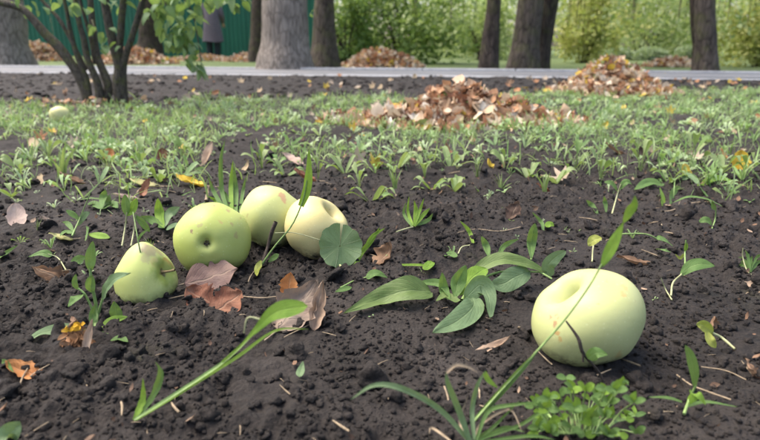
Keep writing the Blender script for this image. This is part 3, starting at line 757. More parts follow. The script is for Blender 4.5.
# long weed blade crossing the lone apple
p = Plant('grass_shoot', 'long green grass shoot with two leaves crossing the lone apple', 'grass', 470, 424)
p.stem([(472, 424), (500, 392), (540, 348), (566, 318), (588, 288), (602, 264)], [1.3, 1.1, .95, .75], 'stem_green', n=24)
p.leaf([(470, 424), (496, 397), (524, 366), (541, 347)], 7, 'lance', 'leaf', (.3, -.8, .5), .2, 18, 5)
p.leaf([(601, 268), (609, 252), (617, 236), (624, 221)], 10, 'lance', 'leaf_light', (-.4, -.8, .4), .15, 18, 5)
p.leaf([(623, 224), (629, 212), (634, 204), (635, 195)], 9, 'lance', 'leaf_light', (.2, -.9, .3), .15, 16, 5)
# twig and little leaf before the lone apple
p = Plant('twig', 'bent dark twig with one small green leaf before the lone apple', 'twig', 604, 384)
p.stem([(604, 384), (598, 371, -.012), (583, 353, -.02), (578, 338, -.02), (566, 321, -.015)], [1.1, 1.3, 1.5, .9], 'twig', 'shoot', 18, 7, .35)
p.stem([(583, 353, -.02), (583, 362, -.02)], [1.2, .9], 'twig', 'shoot', 6, 6, .3)
p.leaf([(588, 359, -.02), (596, 353, -.022), (608, 355, -.024)], 12, 'egg', 'leaf', (.2, -.8, .6))
# clover-like cluster at the bottom
p = Plant('chickweed', 'bushy cluster of small round leaves in front of the lone apple', 'weed', 578, 424)
rg_ = random.Random(12)
tips = [(566, 377), (571, 390), (560, 395), (549, 398), (590, 398), (600, 405), (617, 390), (634, 402), (612, 416), (626, 420), (580, 410), (545, 412), (592, 424), (560, 418), (572, 428), (604, 432), (585, 436), (620, 436), (552, 432), (537, 404), (635, 416), (610, 403), (596, 414)]
tips += [(rg_.uniform(532, 638), rg_.uniform(386, 436)) for _ in range(24)]
for (tx, ty) in tips:
    bx = 578 + (tx - 578) * .45 + rg_.uniform(-6, 6); dy = rg_.uniform(-.03, .02)
    p.stem([(bx, 434), ((bx + tx) / 2, (434 + ty) / 2 - 4, dy * .5), (tx, ty, dy)], [.9, .7], n=8, ns=5)
    for s_ in (-1, 1):
        an = rg_.uniform(-.5, .9); l = rg_.uniform(8, 14)
        p.leaf([(tx, ty, dy), (tx + s_ * l * .6 * math.cos(an), ty - l * .6 * math.sin(an), dy - .003), (tx + s_ * l * math.cos(an), ty - l * math.sin(an) * .8, dy - .004)],
               rg_.uniform(5, 8), 'egg', rg_.choice(['leaf', 'leaf', 'leaf', 'leaf_light']), (rg_.uniform(-.3, .3), -.6, .75), .15, 9, 5, .03)
    if rg_.random() < .6:
        p.leaf([(tx, ty, dy), (tx + rg_.uniform(-3, 3), ty - 5, dy), (tx + rg_.uniform(-4, 4), ty - 11, dy)], 8, 'egg', 'leaf_light', UPF, .15, 9, 5)
# grass clump at the bottom edge
p = Plant('grass_clump', 'loose clump of arching grass blades at the bottom edge', 'grass', 472, 436)
g_ = [([(468, 440), (440, 410, -.01), (405, 390, -.02), (375, 385, -.025), (350, 400, -.03)], 7, 'leaf_blue'), ([(470, 442), (459, 412, -.01), (448, 385, -.015), (446, 372, -.015)], 8, 'leaf_blue'),
      ([(446, 373, -.015), (456, 365, -.012), (468, 367, -.01), (478, 373, -.01)], 4, 'straw'), ([(474, 440), (472, 410, 0), (477, 386, 0), (486, 370, .0)], 6, 'leaf_blue'),
      ([(484, 372), (488, 380), (498, 388)], 7, 'leaf_light'), ([(476, 440), (488, 412), (512, 405), (560, 401)], 5, 'leaf'), ([(474, 438), (480, 425), (500, 412), (512, 411), (522, 432, -.01)], 3.5, 'straw'),
      ([(474, 440), (492, 428), (520, 400)], 4, 'leaf'), ([(480, 440), (505, 428), (525, 432)], 5, 'leaf'), ([(466, 440), (460, 420), (468, 395)], 4, 'straw'), ([(478, 440), (520, 425), (548, 410), (600, 412)], 4, 'leaf'), ([(452, 442), (432, 428), (429, 434, -.01)], 3, 'straw'),
      ([(486, 441), (530, 436), (556, 440)], 4, 'leaf')]
for P_, w_, m_ in g_: p.leaf(P_, w_ * .8, 'strap', m_, (.15, -.7, .65), .35, 20, 5, .02, name='blade')
# right-hand seedlings
p = Plant('seedling', 'upright two-leaved seedling on the right, nearest the camera', 'seedling', 684, 414)
p.stem([(684, 414), (690, 398), (696, 385)], [1.6, 1.2]); p.leaf([(695, 390), (694, 372), (690, 356), (685, 345)], 10, 'oval', 'leaf', UPF)
p.leaf([(687, 402), (696, 394, -.01), (706, 405, -.015)], 11, 'egg', 'leaf_light', (.1, -.6, .8)); p.leaf([(688, 406), (706, 402), (738, 407)], 4, 'strap', 'leaf', FLAT); p.leaf([(682, 402), (668, 398), (648, 397)], 4, 'strap', 'leaf', FLAT)
p = Plant('wilted_seedling', 'wilted yellow-green seedling with a drooping leaf on the right', 'seedling', 735, 349)
p.stem([(735, 349), (722, 338), (712, 333)], [1.2, 1.6], 'stem_pale'); p.leaf([(714, 335), (704, 326), (696, 324)], 11, 'oval', 'leaf_yellow', UPF, .4, wav=.12); p.leaf([(706, 330), (710, 340, -.006), (716, 348, -.008)], 9, 'oval', 'leaf_yellow', UPF, .3)
p = Plant('seedling', 'seedling with one big oval leaf arching right on a curved stalk', 'seedling', 671, 296)
p.stem([(671, 296), (673, 283), (682, 274)], [1.0, .9], 'stem_pale'); p.leaf([(680, 276), (690, 267), (702, 264), (715, 266)], 13, 'oval', 'leaf', (0, -.6, .8)); p.stem([(672, 300), (666, 290), (661, 278)], [.7, .5], 'stem_pale')
p = Plant('trailing_weed', 'weed trailing a long thin stalk to a drooping leaf behind the lone apple', 'weed', 592, 262)
p.stem([(592, 262), (594, 244, .02), (602, 240, .02)], [.8, .6], 'stem_pale'); p.leaf([(588, 246), (594, 240), (602, 238)], 10, 'oval', 'leaf_yellow', (0, -.6, .8), .3, wav=.1)
p.stem([(622, 234, .03), (645, 234, .03), (660, 240, .03)], [.9, .7]); p.leaf([(656, 238, .03), (664, 240, .028), (674, 247, .026)], 10, 'egg', 'leaf', FLAT); p.leaf([(656, 249, .02), (664, 250), (671, 252)], 7, 'oval', 'leaf', FLAT)
p = Plant('seedling', 'tiny upright sprout between the two big-leaved seedlings on the right', 'seedling', 685, 264)
p.stem([(685, 264), (685, 252), (686, 240)], [.8, .7]); p.leaf([(685, 252), (686, 246), (686, 241)], 4, 'lance', 'leaf_light', UPF); p.leaf([(684, 254), (680, 258), (675, 254)], 3, 'strap', 'leaf_yellow', UPF)
p = Plant('seedling', 'small low seedling with one round leaf beside a bent stalk, far right', 'seedling', 711, 231)
p.stem([(711, 231), (715, 220), (716, 209)], [.8, .6]); p.leaf([(712, 224), (706, 220), (699, 222)], 8, 'wide', 'leaf', (0, -.6, .8)); p.leaf([(716, 210), (713, 206), (712, 200)], 5, 'lance', 'leaf', UPF)
p.leaf([(722, 206), (706, 199), (688, 197), (672, 203)], 4, 'strap', 'leaf', FLAT)
p = Plant('feathery_weed', 'wispy feathery weed with a looped stalk at the right edge', 'weed', 750, 274)
for (a_, b_, c_) in [(740, 262, 4), (758, 262, 3), (745, 250, 3), (735, 268, 3), (762, 254, 3), (752, 256, 3), (756, 268, 3), (738, 257, 2), (766, 262, 3)]: p.leaf([(750, 272), ((750 + a_) / 2, (272 + b_) / 2 - 5), (a_, b_)], c_, 'strap', 'leaf', UPF, .3, 12, 3, tooth=.8)
p.stem([(758, 278), (748, 272), (743, 258), (743, 248)], [.8, .6], 'stem_pale')
# small seedlings between the broad weed and the rear grass
def sprout(label, base, leaves, group=None, cat='seedling', nm='seedling'):
    p = Plant(nm, label, cat, *base, group)
    for P_, w_, m_, pr in leaves:
        if pr == 'stem': p.stem(P_, w_, m_)
        else: p.leaf(P_, w_, pr, m_, UPF if abs(P_[0][1] - P_[-1][1]) > 10 else (0, -.5, .85))
    return p
sprout('narrow seedling leaning left behind the broad leaved weed', (489, 258), [([(489, 258), (486, 246), (481, 236)], 7, 'leaf', 'oval'), ([(489, 258), (488, 252)], [.8, .7], 'stem_pale', 'stem')])
sprout('tall single oval leaf standing up behind the broad leaved weed', (531, 259), [([(531, 260), (531, 245), (533, 232), (535, 223)], 10, 'leaf', 'oval'), ([(531, 260), (531, 252)], [.9, .8], 'stem_green', 'stem')])
sprout('thin shoot bending right behind the broad leaved weed', (498, 257), [([(498, 257), (503, 247), (511, 242), (519, 239)], 5, 'leaf', 'strap')])
sprout('thin yellow-green shoot leaning left on open soil', (473, 243), [([(473, 243), (470, 233), (466, 227), (460, 221)], 4, 'leaf_light', 'strap')])
sprout('fallen sprout with a pale stalk and small limp leaf', (452, 256), [([(458, 254), (462, 247), (470, 245)], [.7, .5], 'stem_pale', 'stem'), ([(457, 257), (450, 254), (444, 256)], 7, 'leaf', 'egg')])
sprout('low creeping sprout with pale leaves left of the broad weed', (348, 285), [([(340, 288), (356, 280), (372, 276)], [.9, .6], 'stem_green', 'stem'), ([(366, 278), (376, 273), (388, 278)], 9, 'leaf', 'egg'), ([(352, 287), (345, 289), (335, 292)], 6, 'leaf', 'oval')])
sprout('flat yellowish sprout lying above the broad leaved weed', (412, 267), [([(400, 265), (420, 265), (432, 266)], 3, 'leaf_light', 'strap'), ([(424, 270), (430, 264), (432, 261)], 9, 'leaf_light', 'wide')])
sprout('feathery pale weed tuft on bare soil behind the broad weed', (413, 226), [([(413, 226), (408, 212), (409, 196)], 3, 'leaf_light', 'strap'), ([(414, 226), (420, 210), (424, 198)], 3, 'leaf_light', 'strap'), ([(414, 226), (424, 214), (430, 208)], 4, 'leaf_light', 'strap'), ([(412, 226), (404, 214), (406, 202)], 3, 'leaf', 'strap'), ([(414, 226), (416, 212), (414, 200)], 5, 'leaf_light', 'lance'), ([(414, 226), (428, 220), (433, 213)], 4, 'leaf', 'lance'), ([(413, 227), (405, 229), (396, 232)], [.8, .6], 'stem_pale', 'stem')], cat='weed', nm='weed_tuft')
sprout('bent sprout with two leaf tips on open soil, right of the brown curled leaf', (543, 230), [([(543, 230), (541, 222), (532, 212)], 4, 'leaf', 'strap'), ([(546, 227), (550, 224), (554, 226)], 7, 'leaf_light', 'wide')])
sprout('small green shoot slanting up beside the round leaf', (355, 266), [([(355, 266), (362, 252), (372, 240), (380, 227)], 5, 'leaf_light', 'strap'), ([(366, 246), (373, 236), (385, 228)], 4, 'leaf_light', 'strap')])
sprout('pair of pale sprouts on the bare soil behind the lone apple', (596, 212), [([(597, 214), (592, 206), (586, 200)], 6, 'leaf', 'strap'), ([(612, 214), (617, 196), (621, 184)], [.8, .6], 'stem_pale', 'stem'), ([(606, 214), (605, 204), (604, 196)], 5, 'leaf', 'oval'), ([(618, 192), (612, 184), (604, 182)], 7, 'leaf', 'oval'), ([(619, 190), (626, 182), (632, 184)], 7, 'leaf', 'oval')])
sprout('bottom-left corner leaf, broad and dark green, cut by the frame', (8, 446), [([(0, 446), (8, 436), (16, 427), (20, 421)], 22, 'leaf_blue', 'egg')])
sprout('tiny blue-green leaf lying alone in the front soil', (301, 374), [([(299, 377), (301, 370), (303, 361)], 8, 'leaf_blue', 'egg')])
sprout('small pale sprout on the soil at the left edge', (10, 366), [([(2, 361), (8, 364), (14, 372)], 6, 'leaf', 'strap')])
sprout('grass blade poking in from the left edge', (-6, 262), [([(-6, 262), (6, 253), (18, 245)], 4, 'leaf', 'strap')], cat='grass', nm='grass_shoot')
sprout('seedling with drooping pale leaf on a thin arched stalk, left soil', (66, 270), [([(66, 270), (58, 258), (48, 254)], [.7, .5], 'stem_pale', 'stem'), ([(52, 256), (42, 253), (28, 257)], 8, 'leaf', 'egg'), ([(68, 268), (78, 260), (86, 257)], 9, 'leaf', 'oval'), ([(70, 262), (78, 264), (84, 262)], 7, 'leaf_blue', 'oval')])
sprout('young weed pair with upright stalks behind the bruised apple', (122, 246), [([(122, 246), (125, 228), (127, 212)], [.9, .7], 'stem_pale', 'stem'), ([(126, 216), (126, 205), (125, 194)], 9, 'leaf', 'oval'), ([(127, 216), (133, 208), (137, 198)], 9, 'leaf_light', 'oval'), ([(131, 246), (134, 230), (136, 214)], [.8, .6], 'stem_pale', 'stem'), ([(150, 232), (142, 222), (134, 214)], 7, 'leaf', 'lance')])
sprout('weed with broad leaves just left of the green apple', (164, 226), [([(164, 228), (160, 214), (158, 198)], 10, 'leaf_light', 'oval'), ([(164, 228), (170, 214), (180, 207)], 10, 'leaf_blue', 'oval'), ([(165, 228), (152, 220), (140, 216)], 8, 'leaf', 'lance'), ([(166, 230), (176, 226), (184, 234)], 8, 'leaf_blue', 'oval')], cat='weed', nm='weed')
sprout('tangled weed with long thin stalk on the left soil', (78, 232), [([(72, 236), (80, 218), (90, 194)], [.8, .5], 'stem_green', 'stem'), ([(80, 220), (72, 214), (66, 210)], 6, 'leaf', 'oval'), ([(74, 232), (68, 224), (62, 222)], 5, 'leaf', 'oval'), ([(78, 226), (84, 216), (90, 212)], 7, 'leaf_blue', 'oval'), ([(88, 234), (100, 236), (110, 238)], 8, 'leaf_light', 'oval'), ([(86, 240), (88, 230), (86, 226)], 4, 'leaf', 'strap'), ([(76, 234), (66, 232), (60, 236)], 5, 'leaf', 'oval')], cat='weed', nm='weed')
sprout('rosette weed with pale folded leaves, left soil above the yellow leaf', (102, 208), [([(102, 209), (104, 198), (106, 190)], 9, 'leaf', 'oval'), ([(102, 209), (94, 204), (88, 205)], 8, 'leaf', 'oval'), ([(103, 209), (112, 204), (118, 208)], 8, 'leaf', 'oval'), ([(102, 209), (108, 204), (110, 194)], 7, 'leaf_blue', 'oval')], cat='weed', nm='weed')
sprout('tall grass tuft rising between green apple and rear grass', (232, 208), [([(228, 212), (222, 190), (221, 160), (225, 140)], 4.5, 'leaf', 'strap'), ([(232, 212), (231, 186), (233, 160)], 4.5, 'leaf_light', 'strap'), ([(236, 212), (236, 190), (234, 166)], 5, 'leaf', 'strap'), ([(226, 212), (214, 192), (208, 176)], 4, 'leaf', 'strap'), ([(240, 212), (243, 192), (246, 176)], 3.5, 'leaf', 'strap'), ([(230, 212), (226, 196), (217, 186)], 4, 'leaf', 'strap'), ([(222, 214), (217, 202), (208, 196)], 4, 'leaf_light', 'strap')], cat='grass', nm='grass_tuft')
sprout('pale peeled stick standing beside the tall grass tuft', (207, 200), [([(206, 201), (208, 192), (212, 182)], [1.6, 1.5], 'straw', 'stem')], cat='twig', nm='twig')
sprout('broad green-leaved weed beside the yellow leaf in the right grass', (700, 186), [([(700, 186), (716, 178), (736, 182)], 9, 'leaf_light', 'lance'), ([(700, 186), (690, 176), (682, 180)], 9, 'leaf_blue', 'oval'), ([(700, 187), (706, 196), (712, 205, -.02)], 9, 'leaf', 'lance')], cat='weed', nm='weed')
sprout('weed with one long flat leaf on the soil edge behind the lone apple', (655, 190), [([(664, 186), (650, 182), (634, 190)], 10, 'leaf', 'oval'), ([(662, 206), (662, 196), (660, 188)], 8, 'leaf_light', 'oval'), ([(670, 206), (672, 194), (680, 186)], 7, 'leaf', 'oval')], cat='weed', nm='weed')

# ------------------------------------------------------------------ prototype weeds set out in the soil behind
def weed_proto(kind, seed):
    rg = random.Random(seed); root = bpy.data.objects.new('weed', None); COL.objects.link(root); root.empty_display_size = .02
    for q in range({'rosette': 5, 'fan': 4, 'tuft': 8}[kind] + seed % 2):
        a = q * 2.4 + rg.uniform(-.5, .5); c, s = math.cos(a), math.sin(a)
        if kind == 'rosette':
            l, u = rg.uniform(.7, 1.1), rg.uniform(.35, .85); P = [(0, 0, 0), (c * l * .3, s * l * .3, u * .5), (c * l * .7, s * l * .7, u), (c * l, s * l, u * .75)]
            g = blade(P, .27 * rg.uniform(.5, 1.25), 'spoon' if q % 2 else 'lance', (0, 0, 1), .25, 12, 5, .08, seed + q, rg.uniform(-.5, .5))
        elif kind == 'fan':
            l, u = rg.uniform(.3, .8), rg.uniform(.6, 1.2); P = [(0, 0, 0), (c * l * .25, s * l * .25, u * .6), (c * l * .7, s * l * .7, u), (c * l, s * l, u * .98)]
            g = blade(P, .30 * rg.uniform(.5, 1.2), 'spoon', (-c * .4, -s * .4 - .3, .7), .25, 14, 5, .08, seed + q, rg.uniform(-.6, .6))
        else:
            l, u = rg.uniform(.1, .7), rg.uniform(.7, 1.4); P = [(c * .05, s * .05, 0), (c * l * .3, s * l * .3, u * .55), (c * l, s * l, u)]
            g = blade(P, .09, 'strap', (c * .2, -.9, .3), .3, 9, 3, .0, seed + q)
        obj('leaf', mesh('leaf', g[0], g[1], M['weed_one'], g[2]), root)
    return root
protos = {k: [weed_proto(k, 10 * i + 3 * len(k)) for i in range(4)] for k in ('rosette', 'fan', 'tuft')}
used = set()
spots_ = [(20, 178, 'fan', 26), (48, 158, 'fan', 24), (62, 180, 'tuft', 30), (110, 172, 'fan', 24), (88, 150, 'rosette', 22), (140, 172, 'fan', 30), (160, 182, 'rosette', 24), (183, 158, 'fan', 24), (128, 190, 'rosette', 22), (12, 196, 'rosette', 22),
          (262, 168, 'fan', 24), (285, 176, 'rosette', 24), (318, 178, 'fan', 24), (345, 172, 'rosette', 26), (372, 204, 'rosette', 28), (360, 190, 'fan', 24), (398, 168, 'rosette', 28), (425, 176, 'fan', 26), (450, 168, 'rosette', 28), (478, 182, 'tuft', 24), (432, 190, 'rosette', 22),
          (505, 172, 'fan', 28), (528, 178, 'rosette', 24), (556, 184, 'rosette', 26), (575, 172, 'fan', 26), (600, 180, 'fan', 26), (640, 172, 'fan', 28), (668, 184, 'rosette', 26), (690, 168, 'fan', 28), (722, 172, 'rosette', 28), (745, 178, 'fan', 24), (545, 196, 'tuft', 18), (500, 192, 'tuft', 18), (395, 192, 'tuft', 20), (455, 190, 'rosette', 20), (38, 232, 'tuft', 16), (152, 250, 'tuft', 14), (705, 190, 'tuft', 24)]
WL = {'rosette': 'low rosette of spoon shaped leaves at the edge of the bare soil', 'fan': 'upright fan of long stalked leaves at the edge of the bare soil', 'tuft': 'sparse tuft of thin grass blades at the edge of the bare soil'}
LM = [('the bruised apple', 144, 271), ('the green apple', 211, 234), ('the rear pale apple', 272, 214), ('the yellowish apple', 316, 225), ('the tall grass tuft', 232, 190), ('the wide leaf heap', 462, 125), ('the leaf cone', 612, 92), ('the bright yellow leaf', 685, 170), ('the orange-yellow leaf at right', 739, 162),
      ('the pinkish tan leaf', 18, 218), ('the orange-yellow leaf above the apples', 191, 184), ('the far pale apple', 60, 112), ('the broad leaved weed', 462, 285), ('the brown curled scrap', 513, 215), ('the pale pink leaf', 292, 162), ('the shrub', 103, 100), ('the feathery weed tuft', 414, 212), ('the pale rolled leaf', 125, 198), ('the tan curled leaf', 209, 156), ('the round scalloped leaf', 338, 248)]
seen = set()
WK = {'rosette': ['low weed rosette', 'flat weed rosette'], 'fan': ['upright long stalked weed', 'tall leafy weed'], 'tuft': ['thin grass tuft', 'small grass tuft']}
def weed_label(px, py, kd):
    for nm, lx, ly in sorted(LM, key=lambda q: math.hypot(q[1] - px, (q[2] - py) * 1.4)):
        dx, dy = px - lx, py - ly
        side = ('right of' if dx > 0 else 'left of') if abs(dx) > abs(dy) * 1.2 else ('in front of' if dy > 0 else 'behind')
        l = '%s growing %s%s %s' % (WK[kd][0], 'close ' if math.hypot(dx, dy) < 30 else '', side, nm)
        if l not in seen: seen.add(l); return l
rg_ = random.Random(5)
for i, (px, py, kd, h) in enumerate(spots_):
    pr = protos[kd][(i * 7 + px) % 4]
    if pr in used: o = copy_tree(pr)
    else: o = pr; used.add(pr)
    b = on_ground(px, py); o.location = (b[0], b[1], b[2] - .003); s_ = h * depth_of(b) / F * rg_.uniform(.85, 1.1); o.scale = (s_, s_, s_); o.rotation_euler = (rg_.uniform(-.12, .12), rg_.uniform(-.12, .12), rg_.uniform(0, 6.28))
    tag(o, weed_label(px, py, kd), 'weed', {'rosette': 'rosette weeds behind the apples', 'fan': 'long stalked weeds behind the apples', 'tuft': 'thin grass tufts behind the apples'}[kd])

for pl in protos.values():
    for pr in pl:
        if pr not in used:
            for ch in list(pr.children): bpy.data.objects.remove(ch)
            bpy.data.objects.remove(pr)

# ------------------------------------------------------------------ fallen leaves on the soil
def fallen(label, px, py, lpx, wpx, mat, yaw, pitch=0., roll=0., curl=.8, cup=.6, wav=.08, prof='oval', seed=0, tooth=.15, shape='leaf', lift=0., name='dry_leaf', stalk=True, group=None, nu=16, nv=11):
    b = on_ground(px, py); pm = depth_of(b) / F
    if shape == 'maple': V, Fc, U = maple_shape(lpx * pm * .6, 5, 61, curl, seed, wav)
    else:
        V, Fc, U = leaf_shape(lpx * pm, wpx * pm, prof, nu, nv, curl, cup, wav, seed, tooth); V[:, 1] -= lpx * pm / 2
    b0 = V[:nv].mean(0) if shape != 'maple' else np.zeros(3)
    V0 = V; V = rot(V, yaw, pitch, roll)
    dz = -V[:, 2].min() - .002 + lift; V[:, 2] += dz
    root = thing(name, label, 'leaf', b, group or 'dry leaves on the soil')
    obj('leaf_blade', mesh('leaf_blade', V, Fc, M[mat], U), root)
    if stalk:
        e = [b0, b0 + np.array((.02, -.18, .0)) * lpx * pm, b0 + np.array((.08, -.38, -.04)) * lpx * pm]
        W = rot(np.array(e), yaw, pitch, roll); W[:, 2] = np.maximum(W[:, 2] + dz, .0)
        t_ = tube(W, [1.1 * pm, .7 * pm], 8, 5)
        obj('leaf_stalk', mesh('leaf_stalk', t_[0], t_[1], M['straw'], t_[2]), root)
    return root
PI = math.pi
fallen('purple-grey dry leaf lying under the green apple', 213, 287, 54, 38, 'dry_purple', -1.25, .12, .55, .5, .25, .09, 'wide', 1, .3)
fallen('rust-red curled dry leaf with a pale stalk, below the purple-grey leaf', 228, 309, 38, 34, 'dry_red', -.95, .3, .55, 1.0, .5, .12, 'wide', 2, .4)
fallen('dark red crumpled dry leaf left of the rust-red curled leaf', 200, 303, 34, 28, 'dry_red', 1.2, .3, -.45, 1.2, .5, .14, 'wide', 3, .5)
fallen('large grey-brown crumpled leaf beside the bright slanting stalk', 300, 322, 66, 46, 'dry_grey', -.7, .5, .35, 1.1, .8, .17, 'wide', 4, .3)
fallen('orange inside of a curled dry leaf, on top of the grey-brown one', 290, 300, 26, 22, 'dry_orange', -.3, 1.1, .2, .8, .9, .06, 'oval', 5, .2, lift=.006, stalk=False)
fallen('narrow tan folded leaf at the right of the grey-brown one', 319, 324, 52, 18, 'dry_tan', -.25, .95, .3, .5, 1.3, .14, 'wide', 6, .3, stalk=False)
fallen('small brown curled dry leaf behind the round scalloped leaf', 384, 263, 34, 26, 'dry_brown', -1.0, .6, .1, 1.6, 1.0, .14, 'oval', 7, .4)
fallen('long dark shrivelled leaf on the soil left of the bruised apple', 57, 284, 52, 24, 'dry_brown', 1.45, .2, -.5, 1.0, 1.3, .14, 'oval', 8, .4)
fallen('frayed brown flower head with yellow petals at the foot of the seedling', 79, 353, 40, 24, 'dry_brown', .3, 1.0, .1, 1.2, 1.1, .18, 'wide', 9, .6, name='withered_flower', stalk=False)
fl = bpy.data.objects['withered_flower']; b = on_ground(76, 353); pm = depth_of(b) / F; rg_ = random.Random(4); parts = []
for q in range(13):
    o_ = np.array((rg_.uniform(-7, 7), rg_.uniform(-4, 4), 27 + rg_.uniform(-4, 4))) * pm; d_ = norm(np.array((rg_.uniform(-1, 1), rg_.uniform(-1, .3), rg_.uniform(.2, 1)))) * 9 * pm
    parts.append(blade([o_, o_ + d_ * .6, o_ + d_ + np.array((0, 0, -1.5)) * pm], 4 * pm, 'lance', (0, -.8, .5), .2, 5, 3, 0, q))
V4, F4, U4 = join(parts); obj('petals', mesh('petals', V4, F4, M['petal'], U4), fl); fl['category'] = 'flower'
parts = []
for q in range(60):
    o_ = np.array((rg_.uniform(-10, 8), rg_.uniform(-6, 4), 13 + rg_.uniform(-11, 9))) * pm; d_ = norm(np.array((rg_.uniform(-1, 1), rg_.uniform(-1, .3), rg_.uniform(-.8, .8)))) * 10 * pm
    parts.append(blade([o_, o_ + d_ * .6, o_ + d_ + np.array((0, 0, -2)) * pm], 5 * pm, 'lance', (0, -.8, .5), .4, 5, 3, 0, q))
V4, F4, U4 = join(parts); obj('frayed_bracts', mesh('frayed_bracts', V4, F4, M['dry_bract'], U4), fl)
fallen('tan rolled dry leaf leaning upright against the withered flower', 91, 357, 44, 12, 'dry_tan', -.28, 1.1, .2, .25, 1.5, .05, 'wide', 10, .15, stalk=False)
fallen('small orange-brown bit at the foot of the withered flower', 84, 365, 16, 11, 'dry_orange', .5, .6, 0, .8, .9, .1, 'wide', 11, .3, stalk=False)
fallen('orange-brown curled leaf lying alone at the left edge', 24, 373, 40, 20, 'dry_orange', 1.5, .3, -.35, .9, .8, .09, 'wide', 12, .3)
fallen('pinkish tan oval leaf at the left edge of the soil', 18, 224, 28, 20, 'dry_pink', .5, .8, .1, .6, .7, .07, 'wide', 13, .15)
fallen('yellow-green limp leaf on the soil above the shrivelled leaf', 61, 240, 24, 12, 'dry_straw', 1.7, .25, .1, .8, .7, .1, 'oval', 14, .2)
fallen('grey shrivelled scrap of leaf right of the pinkish leaf', 49, 222, 20, 11, 'dry_grey', 1.5, .2, .1, .8, .7, .1, 'oval', 15, .2, stalk=False)
fallen('orange-yellow leaf lying flat above the green apple', 191, 186, 34, 22, 'dry_yellow', 1.4, .25, .1, .7, .5, .1, 'wide', 16, .3)
fallen('tan curled leaf standing up left of the tall grass tuft', 209, 164, 28, 14, 'dry_tan', -.5, .9, .1, .7, 1.2, .08, 'oval', 17, .2)
fallen('pale pink leaf on the soil above the rear apple', 292, 165, 26, 20, 'dry_pink', 1.2, .4, .1, .5, .6, .08, 'wide', 18, .2)
fallen('brown curled scrap of leaf on the open soil', 513, 219, 26, 17, 'dry_dark', -.9, .6, .2, 1.8, 1.0, .16, 'oval', 19, .5)
fallen('bright yellow leaf in the right-hand grass', 685, 176, 15, 15, 'dry_yellow', .3, 1.1, .1, .3, .3, .06, 'wide', 20, .15)
fallen('orange-yellow leaf standing in the grass near the right edge', 739, 169, 21, 18, 'dry_yellow', -.3, 1.2, .1, .3, .4, .06, 'wide', 21, .2)
fallen('rust leaf beside the orange-yellow leaf in the right grass', 723, 160, 15, 12, 'dry_orange', .8, .9, .1, .6, .6, .1, 'wide', 22, .3)
fallen('tan leaf cut off by the right edge', 757, 290, 30, 20, 'dry_tan', -1.1, .5, .1, .7, .6, .08, 'wide', 23, .3)
fallen('brown twiggy leaf scrap low at the right edge', 750, 376, 26, 18, 'dry_brown', .8, .6, .2, 1.5, .9, .16, 'oval', 24, .5)
fallen('rust scrap under the seedling with the arching leaf', 686, 278, 16, 10, 'dry_tan', 1.2, .4, 0, .9, .8, .1, 'oval', 25, .4, stalk=False)
fallen('reddish curled leaf behind the wilted yellow seedling', 712, 331, 22, 18, 'dry_brown', .6, .9, .2, 2.2, 1.0, .1, 'oval', 26, .4, stalk=False)
fallen('brown flat bark-like leaf behind the lone apple', 640, 266, 50, 14, 'dry_brown', 1.5, .15, .05, .5, .6, .08, 'oval', 27, .5, stalk=False)
fallen('long pale sliver of dry leaf left of the lone apple', 492, 349, 44, 11, 'dry_tan', -1.25, .2, .1, .5, .7, .06, 'lance', 28, .3, stalk=False)
fallen('small brown round scrap on the soil below the rust leaf', 176, 338, 15, 12, 'dry_dark', .6, .5, .2, 1.2, 1., .15, 'wide', 29, .4, stalk=False)
fallen('rust curled leaf behind the rear apple', 305, 180, 26, 16, 'dry_red', 1.3, .35, .1, .9, .8, .12, 'wide', 30, .4)
fallen('large pale grey-green leaf lying in the weeds, left middle', 145, 186, 32, 18, 'dry_straw', 1.5, .2, .0, .4, .3, .05, 'oval', 31, .2)
fallen('pale dry rolled leaf on the soil beyond the bruised apple', 125, 199, 26, 12, 'dry_pink', 1.45, .2, .1, .5, 1.2, .06, 'wide', 32, .2)
fallen('dark red folded leaf right of the pale rolled leaf', 147, 196, 22, 14, 'dry_red', -.6, .8, .1, 1., 1., .12, 'oval', 33, .3)
fallen('brown and cream leaf in the weeds at the left', 74, 184, 30, 14, 'dry_brown', 1.6, .3, .1, .8, .7, .1, 'oval', 34, .3)
fallen('orange-brown leaf standing among the left weeds', 110, 160, 15, 14, 'dry_orange', .3, .9, 0, .7, .8, .1, 'wide', 35, .3)
fallen('dark brown leaf upright among the weeds left of centre', 163, 160, 14, 12, 'dry_red', .2, 1.1, 0, .7, .8, .1, 'wide', 36, .3)
fallen('pale sliver lying on bare soil right of the yellowish apple', 424, 196, 30, 8, 'dry_straw', 1.45, .1, .05, .3, .4, .04, 'lance', 37, .2, stalk=False)
fallen('rust leaf on the soil edge, right of centre', 544, 193, 20, 12, 'dry_red', 1.3, .4, .1, .9, .8, .1, 'oval', 38, .3)
fallen('dark curled leaf at the grass edge below the leaf heap', 412, 154, 14, 12, 'dry_dark', .8, .8, .1, 1.4, .8, .1, 'wide', 39, .3)
fallen('brown leaf with pale edge in the grass right of centre', 615, 156, 26, 14, 'dry_brown', 1.3, .4, .1, .8, .7, .1, 'oval', 40, .3)
fallen('dark folded leaf in the right-hand grass', 640, 160, 16, 14, 'dry_dark', .4, .9, .1, 1., .8, .1, 'wide', 41, .3)

